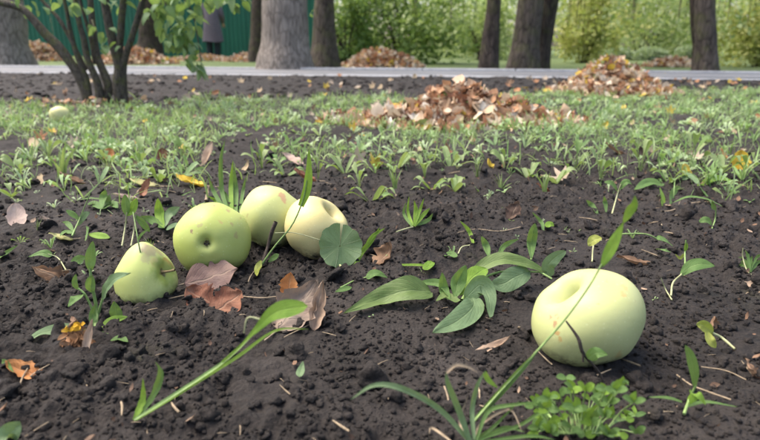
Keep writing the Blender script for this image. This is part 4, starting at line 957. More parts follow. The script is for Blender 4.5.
# ------------------------------------------------------------------ bits of straw and twig strewn in the soil
rg = np.random.default_rng(91); n = 420
yy = .26 * (1.3 / .26) ** rg.random(n); xx = (rg.random(n) * 2 - 1) * half_w(yy)
V, Fc, U = tube([(-.5, 0, 0), (-.1, .03, .02), (.5, 0, 0)], [.035, .04, .02], 5, 4)
P = np.stack([xx, yy, gfull(xx, yy) + .003], -1)
V, Fc, U, r = scatter((V, Fc, U), P, rg.random(n) * 6.28, .006 + .02 * rg.random(n) ** 3, rg.normal(0, .15, n), rg.normal(0, .25, n))
tag(obj('straw_bits', mesh('straw_bits', V, Fc, M['straw'], U)), 'tiny bits of dry straw and twig mixed into the soil', 'debris', kind='stuff')
rg = np.random.default_rng(92); n = 1300
yy = .26 * (1.5 / .26) ** rg.random(n) * (1 + 1.6 * (np.arange(n) > n * .5)); xx = (rg.random(n) * 2 - 1) * half_w(yy)
P = np.stack([xx, yy, gfull(xx, yy) + .002], -1)
V, Fc, U, r = scatter(leaf_shape(1, .6, 'wide', 4, 3, 1.2, .8, .1, 3), P, rg.random(n) * 6.28, (.003 + .008 * rg.random(n) ** 2.5) * np.clip(yy * 1.4, 1, 3.2), rg.normal(.3, .6, n), rg.normal(0, .4, n))
tag(obj('leaf_crumbs', mesh('leaf_crumbs', V, Fc, mat_dry('leaf_crumb', [(0, (.10, .06, .04)), (.5, (.22, .13, .08)), (.8, (.36, .26, .18)), (1, (.5, .42, .33))], 'attr'), U, attr={'rnd': r})), 'small torn crumbs of dead leaf lying on the soil', 'debris', kind='stuff')
# loose fine runner stalks lying on the soil
def runner(label, pts, rpx, m='straw', nm='dry_stalk'):
    W = np.array([on_ground(*q) for q in pts]); b = W[0].copy(); pm = depth_of(b) / F
    W[:, 2] += .004; t_ = tube(W - b, [rpx * pm] * 2, 20, 6, .15, 3, 90)
    tag(obj(nm, mesh(nm, *t_[:2], M[m]), None, b), label, 'stalk', 'thin stalks lying on the soil')
runner('thin dry stalk lying right of the long pale sliver', [(455, 236), (475, 232), (500, 234), (520, 230)], .6)
runner('pale bent runner stalk on the soil at the far right', [(645, 212), (668, 214), (690, 206), (715, 204)], .8)
runner('thin curved stalk left of the bruised apple', [(108, 312), (130, 306), (160, 304), (185, 299)], .7)
runner('fine stalk lying behind the right two-leaved seedling', [(676, 380), (690, 390), (705, 396), (730, 405)], .9)
runner('fine stalk lying below the arching leaf on the right', [(700, 372), (725, 376), (745, 385)], .6)
runner('thin straw on the front soil below the grey-brown leaf', [(284, 342), (300, 334), (318, 325)], .6)
runner('long thin stalk crossing the soil behind the round leaf', [(362, 255), (390, 262), (425, 258)], .5)
runner('thin straw lying left of the broad leaved weed', [(240, 300), (262, 302), (282, 300)], .7)

# ------------------------------------------------------------------ leaf heaps
pile_meshes = []
for q in range(4): pile_meshes.append(mesh('leaf', *[(lambda g: (g[0] - np.array((0, .5, 0)), g[1]))(leaf_shape(1, .66, 'wide', 6, 5, .5 + .5 * q, .3 + .35 * q, .10, q + 60, .35))][0], M['pile_leaf'], leaf_shape(1, .66, 'wide', 6, 5, .5, .3, .1, 1)[2]))
for q in range(3):
    g = maple_shape(.62, 1, 25, .35 + .3 * q, q, .12); pile_meshes.append(mesh('leaf', g[0], g[1], M['pile_leaf'], g[2]))
def heap_z(u, v, h, p=1.3): return h * np.clip(1 - (u * u + v * v), 0, 1) ** p
def heap(label, cx, cy, rx, ry, h, n_leaf, n_litter, lsize, seed, peaks=None, spread=1.05, name='leaf_pile'):
    """mound at ground centre (cx,cy): core, loose litter, single leaves on top"""
    rg = np.random.default_rng(seed); g0 = gz(cx, cy) - (.03 if cy > near_y(cx) else 0)
    root = thing(name, label, 'leaf pile', (cx, cy, g0), 'raked leaf piles')
    peaks = peaks or [(0, 0, 1, 1, 1)]
    def z(x, y):
        o = 0
        for (ox, oy, sx, sy, sh) in peaks: o = np.maximum(o, heap_z((x - ox * rx) / (rx * sx), (y - oy * ry) / (ry * sy), h * sh))
        return o * (1 + .25 * (fbm(x / rx * 4 + seed, y / ry * 4, None, seed) - .5) * 2)
    a = np.linspace(-1.05, 1.05, 33); X, Y = np.meshgrid(a * rx, a * ry); Z = z(X, Y) * .9 - .012
    obj('heap_core', mesh('heap_core', np.stack([X, Y, Z], -1).reshape(-1, 3), gridfaces(33, 33), M['dry_brown'], np.stack([X, Y], -1).reshape(-1, 2)), root)
    def pts(n, spread=1.0):
        aa = rg.random(n) * 6.283; rr = rg.random(n) ** .55 * spread; return rr * np.cos(aa) * rx, rr * np.sin(aa) * ry
    L = []
    for q in range(5):
        n = n_litter // 5; x, y = pts(n, spread); P = np.stack([x, y, z(x, y) + rg.random(n) * lsize * .25], -1)
        T = leaf_shape(1, .68, 'wide', 5, 3, .4 + .5 * q, .3 + .2 * q, .10, q + 20, .3) if q < 3 else maple_shape(.62, 1, 17, .3 + .2 * q, q, .12)
        L.append(scatter(T, P, rg.random(n) * 6.28, lsize * (.6 + .6 * rg.random(n)), rg.normal(.25, .7, n), rg.normal(0, .6, n)))
    V, Fc, U, r = cat_sc(L)
    tag(obj('leaf_litter', mesh('leaf_litter', V, Fc, M['pile_litter'], U, attr={'rnd': r}), root), kind='stuff')
    x, y = pts(n_leaf, spread * .98); zz = z(x, y)
    for i in range(n_leaf):
        o = obj('leaf', pile_meshes[int(rg.integers(len(pile_meshes)))], root, (x[i], y[i], zz[i] + lsize * rg.uniform(.05, .35)))
        s_ = lsize * rg.uniform(.75, 1.35); o.scale = (s_, s_, s_); o.rotation_euler = (rg.normal(.35, .7), rg.normal(0, .6), rg.uniform(0, 6.28))
    return root
c = ground_at(452, 121); heap('wide low heap of brown and pale raked leaves in the middle of the grass', c[0], c[1], .36, .20, .10, 250, 850, .044, 301, [(.05, .1, .50, .8, 1), (.42, 0, .45, .7, .62), (-.42, -.1, .5, .7, .42), (.25, .2, .3, .6, .92), (-.12, .15, .3, .5, .9), (0, 0, 1, 1, .16)], 1.25)
c = ground_at(612, 93.5); heap('tall cone of raked tan leaves beside the path, right of centre', c[0], c[1], .32, .30, .165, 200, 1300, .042, 302, [(0, .1, .78, .9, 1), (0, 0, 1.05, 1, .45)])
# far heaps beyond the path
def far_heap(label, pxl, pxr, ytop, Y, seed, n=1500):
    a = at_y(pxl, 60, Y); b = at_y(pxr, 60, Y); top = at_y((pxl + pxr) / 2, ytop, Y)[2] + .03
    heap(label, (a[0] + b[0]) / 2, Y, (b[0] - a[0]) / 2, (b[0] - a[0]) / 2 * .7, max(top, .1), 40, n, .085, seed)
far_heap('far heap of rust leaves beyond the path, under the dense bush', 342, 422, 52, 9.3, 303)
far_heap('far heap of orange leaves behind the shrub, before the green fence', 92, 174, 49.5, 11.5, 304)
far_heap('far dark heap of leaves between the grey trunk and the shrub', 16, 68, 44, 14.5, 305)
far_heap('low far heap of leaves right of the standing person', 222, 300, 53, 14.0, 306)
far_heap('low strip of far leaves between the clipped bushes and the right trunk', 645, 706, 65.5, 9.6, 307, 900)
far_heap('low far drift of leaves at the feet of the standing person', 172, 236, 58, 15.0, 308, 900)

# leaves strewn over the bare bed, the path edge and the grass
rg = np.random.default_rng(77)
ZB = [(75, 'left of the shrub'), (255, 'between the shrub and the thick grey trunk'), (345, 'before the thick grey trunk'), (480, 'before the far rust heap'), (560, 'before the twin trunks'), (640, 'beside the leaf cone'), (900, 'right of the leaf cone')]
ZG = [(75, 'left of the shrub'), (150, 'in front of the shrub'), (240, 'behind the green apple'), (340, 'behind the yellowish apple'), (460, 'by the left half of the wide heap'), (560, 'by the right half of the wide heap'), (660, 'in front of the leaf cone'), (900, 'near the right edge')]
def strew(n, fy0, fy1, size, label, group, sd_, zones=ZB):
    rg = np.random.default_rng(sd_)
    for i in range(n):
        f = rg.random(); yv = None
        px = rg.uniform(-15, 775); x = 0
        for _ in range(6): 
            y0, y1 = fy0(x), fy1(x); yv = y0 + (y1 - y0) * f; x = ray(px, 220)[0] / CP * yv
        o = obj('fallen_leaf', pile_meshes[int(rg.integers(len(pile_meshes)))], None, (x, yv, float(gfull(x, yv)[0]) + size * .18))
        s_ = size * rg.uniform(.6, 1.25); o.scale = (s_, s_, s_); o.rotation_euler = (rg.normal(.5, .4), rg.normal(0, .4), rg.normal(0, .7))
        cn_ = ['pale', 'pale', 'tan', 'yellow', 'rust', 'brown'][int(rg.integers(6))]
        o.material_slots[0].link = 'OBJECT'; o.material_slots[0].material = M['strewn_' + cn_]
        tag(o, '%s fallen leaf %s, %s' % (cn_, label, [t for e, t in zones if px < e][0]), 'leaf', group)
strew(120, lambda x: float(bed_y(x)) + .0, lambda x: float(near_y(x)) - .1, .05, 'on the dark bed', 'leaves strewn on the dark bed', 78)
strew(110, lambda x: 1.0, lambda x: float(bed_y(x)), .036, 'in the grass', 'leaves strewn in the grass', 79, ZG)
strew(16, lambda x: float(near_y(x)) + .2, lambda x: float(far_y(x)) - .2, .06, 'on the grey path', 'leaves strewn on the path', 80)

# ------------------------------------------------------------------ multi-stemmed shrub at the left
b = ground_at(103, 104); Yb = b[1]
root = thing('shrub', 'dark multi-stemmed shrub at the left edge of the grass', 'shrub', b)
def sp(px, py, dy=0): return at_y(px, py, Yb + dy) - b
stems = [([(88, 103), (84, 86), (66, 56), (42, 30), (22, 9), (-6, 0), (-60, -20)], [5.4, 5.2, 4.8, 4.0, 3.6, 3.3, 2.6]),
         ([(90, 103), (86, 80), (76, 52), (70, 30), (66, 8), (56, -30)], [3.8, 3.4, 2.6, 2.2, 2.0, 1.6]),
         ([(100, 103), (98, 84), (88, 60), (84, 40), (78, 15), (70, -40)], [4.6, 4.2, 3.2, 2.8, 2.6, 2.0]),
         ([(104, 103, .02), (108, 85, .03), (97, 55, .05), (92, 20, .06), (88, -40, .1)], [5, 4.6, 3.6, 3.2, 2.4]),
         ([(120, 104), (119, 82), (119, 66), (110, 30), (104, -5), (98, -50)], [6.6, 6.0, 4.8, 4.6, 4.2, 3.2]),
         ([(121, 104), (121, 80), (119, 60), (121, 28), (124, -8), (128, -60)], [5, 4.8, 3.8, 3.6, 3.2, 2.4]),
         ([(124, 104), (122, 84), (124, 62), (133, 34), (143, 0), (156, -50)], [5.4, 5.0, 3.4, 3.2, 3.0, 2.4]),
         ([(86, 70, .02), (72, 42, .03), (58, 18, .04), (42, 0, .05), (20, -30, .06)], [2.2, 2, 1.8, 1.6, 1.2]),
         ([(95, 64, .04), (90, 36, .05), (80, 0, .06), (74, -30, .07)], [2, 1.8, 1.6, 1.3]),
         ([(143, 0), (160, -12, -.05), (178, -8, -.1), (192, 12, -.12), (198, 40, -.13), (202, 68, -.13)], [1.8, 1.3, 1.0, .8, .6, .4]),
         ([(178, -8, -.1), (205, -8, -.1), (228, 0, -.1), (238, 8, -.1)], [1.0, .8, .6, .4]), ([(160, -12, -.05), (168, 12, -.1), (172, 36, -.12)], [1.0, .7, .4]), 
         ([(92, 20, .0), (94, 26, -.05), (100, 36, -.08)], [.9, .6, .4])]
pm = Yb * CP / F
for i, (P_, r_) in enumerate(stems):
    t_ = tube([sp(*q) for q in P_], [q * pm for q in r_], 36, 10, .22, i, 28)
    last = obj('stem' if i < 9 else 'branch', mesh('stem', *t_[:2], M['bark_shrub']), root)
lm = [mesh('leaf', *leaf_shape(1, .62, 'egg', 7, 5, -.5 - .3 * q, .35, .05, q + 80)[:2], mat_leaf('shrub_leaf_%d' % q, [(.08, .17, .05), (.13, .25, .09), (.22, .32, .15)], .4, .45, .4, 'obj') if q == 0 else None, leaf_shape(1, .62, 'egg', 7, 5, -.5 - .3 * q, .35, .05, q + 80)[2]) for q in range(3)]
for m_ in lm[1:]: m_.materials.append(lm[0].materials[0])
rg = random.Random(8)
def shrub_leaf(px, py, dy, s_px):
    o = obj('leaf', lm[rg.randrange(3)], last, sp(px, py, dy)); s_ = s_px * pm; o.scale = (s_, s_, s_)
    o.rotation_euler = (rg.uniform(-1.5, -.4), rg.uniform(-.5, .5), rg.uniform(-2.6, 2.6))
def clump(cx, cy, rx, ry, n, dy0, dd):
    for _ in range(n):
        a = rg.uniform(0, 6.28); r_ = rg.random() ** .6; shrub_leaf(cx + rx * r_ * math.cos(a), cy + ry * r_ * math.sin(a), dy0 + rg.uniform(-dd, dd), rg.uniform(8, 15))
clump(177, 14, 23, 22, 50, -.1, .12); clump(179, 34, 18, 14, 30, -.12, .08); clump(190, 50, 11, 14, 20, -.13, .06); clump(199, 68, 6, 8, 9, -.13, .04); clump(214, -3, 30, 7, 30, -.1, .1); clump(238, 2, 8, 7, 6, -.1, .05)
clump(160, 0, 16, 16, 22, -.05, .1); clump(152, 12, 8, 8, 6, -.06, .08)
for (x_, y_, s_) in [(88, 24, 12), (96, 27, 12), (103, 32, 13), (108, 38, 12), (104, 45, 13), (116, 42, 10), (92, 8, 10), (110, 28, 10), (100, 50, 9), (120, 46, 8)]: shrub_leaf(x_, y_, -.08, s_)
clump(70, 2, 66, 9, 22, .0, .2); clump(150, -35, 90, 22, 60, -.05, .3); clump(60, -40, 90, 20, 40, .0, .3)
# dead leaves at its foot
rg = np.random.default_rng(5); n = 70; x = rg.normal(0, .13, n); y = rg.normal(-.03, .07, n)
V, Fc, U, r = scatter(leaf_shape(1, .66, 'wide', 5, 3, 1., .6, .1, 4, .3), np.stack([x, y, np.abs(rg.normal(.01, .008, n))], -1), rg.random(n) * 6.28, .02 + .025 * rg.random(n), rg.normal(.2, .4, n), rg.normal(0, .4, n))
o = obj('dead_leaves', mesh('dead_leaves', V, Fc, M['pile_litter'], U, attr={'rnd': r}), None, b); tag(o, 'brown dead leaves gathered at the foot of the shrub', 'leaves', kind='stuff')

def leaf_cloud(P, leaf, rg, clump_val=None):
    n = len(P)
    T = (np.array([(0, 0, 0), (.34, .5, .06), (0, 1, 0), (-.34, .5, .06)], float), np.array([[0, 1, 2, 3]]), np.array([(0, .5), (.5, 1), (1, .5), (.5, 0)], float))
    V, Fc, U, r = scatter(T, P, rg.random(n) * 6.28, leaf * (.6 + .8 * rg.random(n)), rg.normal(-.3, .8, n), rg.normal(0, .8, n))
    if clump_val is not None: r = .3 * r + .7 * np.repeat(np.clip((clump_val - .5) * 1.7 + .5, 0, 1), 4)
    return V, Fc, U, r
def mat_fol(nm, a, b, c): M[nm] = mat_leaf(nm, [a, b, c], .0, .55, .42, 'attr', var=.9)
mat_fol('fol_dark', (.06, .13, .03), (.12, .21, .055), (.26, .37, .12))
mat_fol('fol_mid', (.08, .15, .035), (.18, .27, .07), (.54, .60, .28))
mat_fol('fol_yel', (.17, .20, .04), (.30, .33, .07), (.64, .61, .22))
mat_fol('fol_grey', (.14, .20, .11), (.22, .29, .17), (.42, .48, .34))
# ------------------------------------------------------------------ trees
def crown_mesh(seed, n, R_, leaf, zc):
    rg = np.random.default_rng(seed); k = 26; cc = rg.normal(0, 1, (k, 3)); cc = cc / np.linalg.norm(cc, axis=1)[:, None] * (rg.random(k) ** .4)[:, None] * np.array((R_, R_, R_ * .7))
    w_ = rg.integers(0, k, n); P = cc[w_] + rg.normal(0, 1, (n, 3)) * R_ * .17 + np.array((0, 0, zc))
    T = (np.array([(0, 0, 0), (.32, .5, .06), (0, 1, 0), (-.32, .5, .06)], float), np.array([[0, 1, 2, 3]]), np.array([(0, .5), (.5, 1), (1, .5), (.5, 0)], float))
    V, Fc, U, r = scatter(T, P, rg.random(n) * 6.28, leaf * (.6 + .7 * rg.random(n)), rg.normal(-.2, .8, n), rg.normal(0, .8, n))
    return mesh('crown', V, Fc, M['crown_leaf'], U, attr={'rnd': .5 * r + .5 * np.repeat(rg.random(k)[w_], 4)})
M['crown_leaf'] = mat_leaf('crown_leaf', [(.07, .14, .03), (.11, .20, .04), (.30, .32, .06)], .0, .55, .4, 'attr', var=.6)
crowns = [crown_mesh(401 + q, 1500, 2.3, .16, 8.2) for q in range(2)]
def tree(label, x0, x1, xt0, xt1, py, mat, seed, Y=None, knob=0., hang=(), hmat='fol_mid'):
    """trunk edges at the foot (x0,x1) and at the frame's top (xt0,xt1)"""
    bpt = ground_at((x0 + x1) / 2, py); Y = Y or bpt[1]
    bx = at_y((x0 + x1) / 2, py, Y)[0]; g = np.array((bx, Y, -.03)); pm = depth_of(np.array((bx, Y, .2))) / F
    tp = at_y((xt0 + xt1) / 2, 0, Y); r0 = (x1 - x0) / 2 * pm; r1 = (xt1 - xt0) / 2 * pm
    sl = (tp[0] - bx) / tp[2]
    root = thing('tree', label, 'tree', g)
    P = [(0, 0, -.1), (sl * tp[2] * .4, 0, tp[2] * .4), (sl * tp[2], 0, tp[2] + .03), (sl * 1.8 + .05, .1, 2.4), (sl * 2.2, .1, 4.2), (sl * 2.2 + .2, .1, 6.0)]
    V, Fc, U = tube(P, [r0 * 1.4, r0 * .98, r1, r1 * .85, r1 * .65, r1 * .35], 80, 40, .12 + knob, seed, 9.)
    tr = obj('trunk', mesh('trunk', V, Fc, M[mat], U), root)
    rg = random.Random(seed)
    for q in range(5):
        a = q * 2.5 + rg.random(); z0 = 3.4 + .55 * q; l = rg.uniform(1.5, 2.4); c0 = np.array((sl * 2.2, .1, z0)); e = c0 + np.array((math.cos(a) * l, math.sin(a) * l, l * .8))
        t_ = tube([c0, (c0 + e) / 2 + np.array((0, 0, -.15)), e], [r1 * .4, r1 * .25, .02], 10, 8, .1, q, 6)
        obj('limb', mesh('limb', *t_[:2], M[mat]), tr)
    for (px0, px1, ytip, n_) in hang:
        rg2 = np.random.default_rng(seed * 7 + int(px0)); k_ = 16; Yh = Y + rg2.uniform(1.5, 4.5, k_)
        cx_ = np.array([at_y(q, 0, y_)[0] for q, y_ in zip(rg2.uniform(px0, px1, k_), Yh)]); zt = np.array([at_y(380, ytip, y_)[2] for y_ in Yh])
        w2 = rg2.integers(0, k_, n_); fr = rg2.random(n_)
        Pq = np.stack([cx_[w2] + rg2.normal(0, .22, n_), Yh[w2] + rg2.normal(0, .25, n_), zt[w2] + (2.6 - zt[w2]) * fr ** 1.3 + rg2.normal(0, .06, n_)], -1) - g
        Vq, Fq, Uq, rq = leaf_cloud(Pq, .075, rg2, rg2.random(k_)[w2]); obj('hanging_foliage', mesh('hanging_foliage', Vq, Fq, M[hmat], Uq, attr={'rnd': rq}), root)
        for q in range(0, k_, 2):
            e_ = np.array((cx_[q], Yh[q], zt[q] + .1)) - g; t_ = tube([(sl * 2, .1, 3.6), (e_[0] * .8, e_[1] * .8, 3.4), (e_[0], e_[1], 2.2), e_], [.03, .02, .012, .004], 16, 5); obj('bough', mesh('bough', *t_[:2], M[mat]), tr)
    o = obj('crown', crowns[seed % 2], root, (sl * 2.2, .1, rg.uniform(-.4, .6))); o.rotation_euler[2] = rg.uniform(0, 6.28)
    return root
tree('thick pale grey trunk cut by the left edge, before the fence', -26, 27, -28, 20, 65.5, 'bark_grey', 1)
tree('thick grey tree trunk left of centre, at the end of the fence', 261, 309, 263, 306, 69.5, 'bark_grey', 2)
tree('narrower dark trunk just right of the thick grey one', 312, 337, 315, 334, 66.5, 'bark_brown', 3, hang=[(345, 420, 22, 800)], hmat='fol_dark')
tree('dark trunk between the shrub and the leafy branch, before the fence', 139, 161, 140, 160, 61, 'bark_dark', 4, 16.0)
tree('slim dark trunk peeping out left of the thick grey one', 250, 266, 252, 266, 63, 'bark_dark', 5, 13.5)
tree('slender dark trunk leaning right, centre of the background', 479, 497, 487, 501, 70.5, 'bark_dark', 6, hang=[(415, 482, 30, 900)])
tree('grey brown trunk leaning right, left one of the twin pair', 508, 536, 519, 543, 73.2, 'bark_brown', 7, 7.5)
tree('darker trunk leaning right, right one of the twin pair', 529, 547, 539, 559, 72.6, 'bark_dark', 8, 7.9, hang=[(552, 640, 34, 1300)], hmat='fol_yel')
tree('dark upright trunk near the right side, beside the clipped bushes', 697, 717, 696, 715, 71.5, 'bark_brown', 9, hang=[(630, 700, 26, 1000), (718, 775, 30, 800)])
tree('very slim stem joined to the dark upright trunk on the right', 694, 701, 690, 699, 71.0, 'bark_dark', 10)

# ------------------------------------------------------------------ fence
Yf = 18.2
fx0, fx1 = at_y(-60, 50, Yf)[0], at_y(292, 50, Yf)[0]
froot = thing('metal_fence', 'dark green ribbed metal fence behind the leaf heaps', 'fence', (fx0, Yf, 0))
pw = 1.15; npan = int((fx1 - fx0) / pw) + 1
xs = []; 
for q in range(9):
    x_ = q * pw / 9; xs += [(x_, 0), (x_ + .035, 0), (x_ + .05, -.02), (x_ + .095, -.02), (x_ + .11, 0)]
xs = [q for q in xs if q[0] < pw - .004] + [(pw - .004, 0)]
V = [(x_, y_, z_) for z_ in (.05, 1.0, 2.1) for (x_, y_) in xs]
pmesh = mesh('panel', V, gridfaces(3, len(xs)), M['fence'], smooth=False)
pmesh2 = mesh('post', *(lambda bx: bx)((np.array([(x_, y_, z_) for z_ in (-.1, 2.16) for (x_, y_) in ((-.03, .01), (.03, .01), (.03, .07), (-.03, .07))]), np.array([[0, 1, 5, 4], [1, 2, 6, 5], [2, 3, 7, 6], [3, 0, 4, 7], [4, 5, 6, 7]]))), M['fence_post'], smooth=False)
rg = random.Random(2)
for q in range(npan):
    o = obj('panel', pmesh, froot, (q * pw, rg.uniform(-.006, .006), rg.uniform(-.01, .01))); o.rotation_euler = (rg.uniform(-.006, .006), 0, rg.uniform(-.006, .006))
    if q % 2 == 0: obj('post', pmesh2, froot, (q * pw, 0, 0))
for z_ in (.4, 1.7):
    V, Fc, U = tube([(0, .04, z_), (npan * pw, .04, z_)], [.025, .025], 4, 4); obj('rail', mesh('rail', V, Fc, M['fence_post']), froot)

# ------------------------------------------------------------------ bushes and the wood behind
def bush(label, x0, x1, ytop, Y, mat, seed, n=5200, leaf=.07, shell=False, nst=7, stem_r=.02):
    rg = np.random.default_rng(seed); a, b_ = at_y(x0, 50, Y)[0], at_y(x1, 50, Y)[0]; H = at_y(380, ytop, Y)[2]; rx = (b_ - a) / 2
    root = thing('bush', label, 'bush', ((a + b_) / 2, Y, -.03))
    k = 40
    if shell:
        d = rg.normal(0, 1, (n, 3)); d = d / np.linalg.norm(d, axis=1)[:, None]; d[:, 2] = np.abs(d[:, 2]); rr = .86 + .16 * rg.random(n); lump = 1 + .08 * (fbm(d[:, 0] * 3 + seed, d[:, 1] * 3, d[:, 2] * 3, seed) - .5) * 2
        P = np.sign(d) * np.abs(d) ** .8 * rr[:, None] * lump[:, None] * np.array((rx, rx * .9, H)); cv = rg.random(n) * .6
    else:
        cc = rg.uniform(-1, 1, (k, 3)) * np.array((rx * .82, rx * .7, 1)); cc[:, 2] = rg.random(k) * H * .95 + .1
        w_ = rg.integers(0, k, n); P = cc[w_] + rg.normal(0, 1, (n, 3)) * min(rx, H) * .17; P[:, 2] = np.abs(P[:, 2]); cv = rg.random(k)[w_]
    V, Fc, U, r = leaf_cloud(P, leaf, rg, cv)
    obj('foliage', mesh('foliage', V, Fc, M[mat], U, attr={'rnd': r}), root)
    for q in range(nst):
        a_ = rg.uniform(-1, 1); e = np.array((a_ * rx * .8, rg.uniform(-.4, .4) * rx, H * rg.uniform(.6, .95)))
        t_ = tube([(a_ * rx * .12, 0, -.05), e * np.array((.35, .5, .45)), e], [stem_r, stem_r * .8, .006], 12, 6, .1, q, 20)
        obj('stem', mesh('stem', *t_[:2], M['bark_dark']), root)
    return root
bush('dense dark green bush behind the far rust leaf heap', 338, 462, -22, 12.0, 'fol_dark', 501, 7500, .085, nst=12)
bush('dark bush filling the gap right of the narrow dark trunk', 318, 372, -10, 10.8, 'fol_dark', 502, 2600, .07, nst=8)
bush('yellow-green bush left of the tall leaf cone', 556, 612, -6, 12.5, 'fol_yel', 503, 4200, .07)
bush('yellow-green bush at the right edge beyond the path', 722, 800, -12, 9.8, 'fol_yel', 504, 6500, .06)
bush('pale green bush between the slender trunk and the twin trunks', 452, 512, 8, 16.0, 'fol_mid', 505, 3600, .09)
bush('clipped rounded bush, left of the three by the right trunk', 604, 634, 47, 15.5, 'fol_grey', 506, 2600, .05, True, 4)
bush('clipped rounded bush, middle of the three by the right trunk', 635, 668, 46, 15.0, 'fol_grey', 507, 2800, .05, True, 4)
bush('clipped rounded bush touching the right trunk', 676, 704, 44, 14.6, 'fol_grey', 508, 2600, .05, True, 4)
bush('mid-green bush behind the clipped rounded bushes', 585, 700, -20, 19.0, 'fol_mid', 509, 6000, .1)
bush('small leafy sprig at the foot of the dark upright trunk', 695, 712, 57, 7.4, 'fol_grey', 510, 160, .05, nst=4, stem_r=.006)
# the far wood, one mass
rg = np.random.default_rng(601); n = 70000; k = 360
cY = rg.uniform(20, 46, k); cX = rg.uniform(-1, 1, k) * (cY * .78 + 3); cX = np.where((cX < -3.2) & (cY < 21), cX * -.8, cX); cZ = rg.random(k) ** .8 * 7.5
w_ = rg.integers(0, k, n); P = np.stack([cX[w_], cY[w_], cZ[w_]], -1) + rg.normal(0, 1, (n, 3)) * np.array((.95, .95, .75)); P[:, 2] = np.abs(P[:, 2])
P = P[(P[:, 0] > -3) | (P[:, 1] > 19)]; w_ = w_[:len(P)]
V, Fc, U, r = leaf_cloud(P, .22, rg, np.clip(rg.random(len(P)) * .3 + .7 * ((fbm(P[:, 0] * .6, P[:, 1] * .6, P[:, 2] * .9, 77) - .5) * 2.2 + .5), 0, 1))
M['fol_far'] = mat_leaf('fol_far', [(.09, .16, .035), (.20, .29, .08), (.68, .70, .36)], .0, .6, .45, 'attr', var=.95)
tag(obj('far_foliage', mesh('far_foliage', V, Fc, M['fol_far'], U, attr={'rnd': r})), 'pale green mass of park foliage closing the background', 'foliage', kind='stuff')

# ------------------------------------------------------------------ person by the fence, back to the camera
pb = at_y(214.5, 60, 15.7); PY0 = 15.7
person = thing('person', 'person seen from behind in a grey-mauve coat and dark trousers, by the fence', 'person', (pb[0], PY0, -.03))
cloth = mat_plain('coat_cloth', (.105, .092, .105), .9, .2, 30); M['trouser'] = mat_plain('trouser_cloth', (.012, .02, .022), .9, .2, 30)
M['skin_p'] = mat_plain('person_skin', (.45, .28, .20), .5, .1, 30); M['hair'] = mat_plain('hair', (.03, .02, .016), .6, .3, 80); M['shoe'] = mat_plain('shoe', (.015, .014, .014), .5, .2, 40)
def skin_mesh(name, pts, edges, mat, parent, root=0):
    me = bpy.data.meshes.new(name); me.from_pydata([q[:3] for q in pts], edges, [])
    o = obj(name, me, parent); m1 = o.modifiers.new('skin', 'SKIN')
    for v, q in zip(me.skin_vertices[0].data, pts): v.radius = (q[3], q[4] if len(q) > 4 else q[3]); v.use_root = False
    me.skin_vertices[0].data[root].use_root = True
    m2 = o.modifiers.new('sub', 'SUBSURF'); m2.levels = 1; m2.render_levels = 1
    dg = bpy.context.evaluated_depsgraph_get(); nm = bpy.data.meshes.new_from_object(o.evaluated_get(dg)); o.modifiers.clear(); o.data = nm
    nm.materials.clear(); nm.materials.append(mat); nm.polygons.foreach_set('use_smooth', np.full(len(nm.polygons), True)); return o
# facing away (+Y), leaning a little forward, arms reaching down in front
pts = [(0, 0, .90, .125, .10), (0, .02, 1.08, .12, .09), (0, .06, 1.25, .14, .095), (0, .11, 1.38, .10, .08), (0, .14, 1.45, .05, .05), (0, .19, 1.53, .075, .085), (0, .20, 1.62, .065, .075)]
edges = [(0, 1), (1, 2), (2, 3), (3, 4), (4, 5), (5, 6)]
def chain(start, lst):
    prev = start
    for q in lst: pts.append(q); edges.append((prev, len(pts) - 1)); prev = len(pts) - 1
    return prev
hands = []
for sx in (-1, 1):
    chain(0, [(sx * .09, 0, .84, .085), (sx * .095, .02, .48, .055), (sx * .10, -.01, .10, .038), (sx * .105, .08, .04, .036), (sx * .11, .15, .03, .028)])
    e = chain(3, [(sx * .17, .11, 1.36, .055), (sx * .23, .10, 1.12, .042), (sx * .20, .30, .95, .032), (sx * .195, .37, .90, .026, .016)])
    for f in range(5):
        o_ = (f - 2) * .014
        chain(e, [(sx * .19 + o_, .42 + (.0 if f else -.03), .865, .009), (sx * .19 + o_, .435 - (.02 if f == 0 else 0), .83 - .004 * (2 - abs(f - 2)), .008)])
body = skin_mesh('body', pts, edges, M['skin_p'], person)
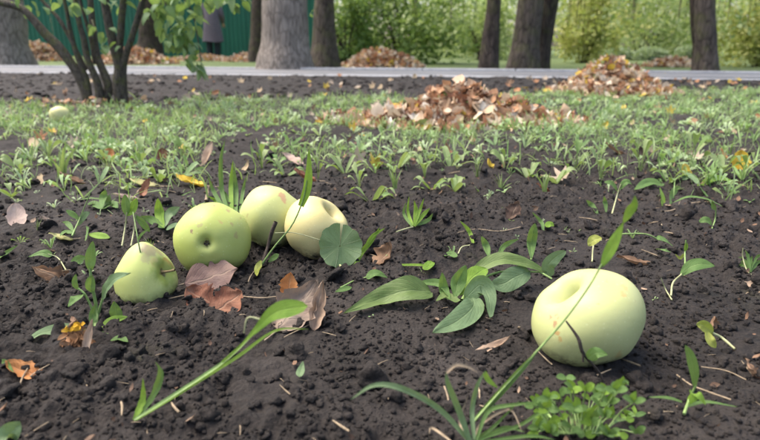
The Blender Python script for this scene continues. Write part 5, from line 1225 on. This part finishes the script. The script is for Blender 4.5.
def loft(name, rings, mat, n=28, parent=person):
    th = np.linspace(0, 2 * np.pi, n, endpoint=False); V = []
    for (cx, cy, z, rx, ry) in rings: V.append(np.stack([cx + rx * np.cos(th), cy + ry * np.sin(th), z + .012 * np.sin(3 * th + z * 4) * (z < .7)], -1))
    V = np.concatenate(V); k = np.array([fbm(V[:, 0] * 9, V[:, 1] * 9, V[:, 2] * 3, 9)]).ravel(); V[:, 0] += (k - .5) * .03; V[:, 1] += (k - .5) * .03
    return obj(name, mesh(name, V, gridfaces(len(rings), n, True), mat), parent)
coat = loft('coat', [(0, .02, .46, .275, .21), (0, .02, .60, .255, .195), (0, .01, .80, .225, .18), (0, .01, .95, .20, .165), (0, .03, 1.08, .185, .15), (0, .06, 1.25, .20, .155), (0, .10, 1.37, .185, .135), (0, .12, 1.42, .11, .10), (0, .14, 1.46, .065, .065)], cloth)
for sx in (-1, 1):
    t_ = tube([(sx * .15, .10, 1.37), (sx * .235, .09, 1.12), (sx * .205, .29, .96)], [.085, .07, .055], 16, 12, .08, 4, 9); obj('sleeve', mesh('sleeve', *t_[:2], cloth), coat)
    t_ = tube([(sx * .09, .0, .88), (sx * .10, .015, .50), (sx * .10, -.01, .07)], [.11, .085, .075], 14, 12, .08, 5, 9); obj('trouser_leg', mesh('trouser_leg', *t_[:2], M['trouser']), person)
    t_ = tube([(sx * .10, -.05, .045), (sx * .105, .06, .045), (sx * .11, .19, .03)], [.045, .05, .035], 8, 10); obj('shoe', mesh('shoe', *t_[:2], M['shoe']), person)
Vh, Fh = ico(3); Vh = Vh * np.array((.092, .105, .115)) * (1 + .06 * (fbm(Vh[:, 0] * 6, Vh[:, 1] * 6, Vh[:, 2] * 6, 3) - .5))[:, None] + np.array((0, .175, 1.60))
hair = obj('hair', mesh('hair', Vh, Fh, M['hair']), person)
for sx in (-1, 1):
    e_ = np.array((sx * .082, .20, 1.575)); t_ = tube([e_, e_ + np.array((sx * .012, -.005, .02)), e_ + np.array((sx * .01, 0, .045))], [.01, .014, .009], 6, 7); obj('ear', mesh('ear', *t_[:2], M['skin_p']), body)
t_ = tube([(0, .285, 1.60), (0, .31, 1.565), (0, .295, 1.55)], [.008, .014, .008], 6, 7); obj('nose', mesh('nose', *t_[:2], M['skin_p']), body)
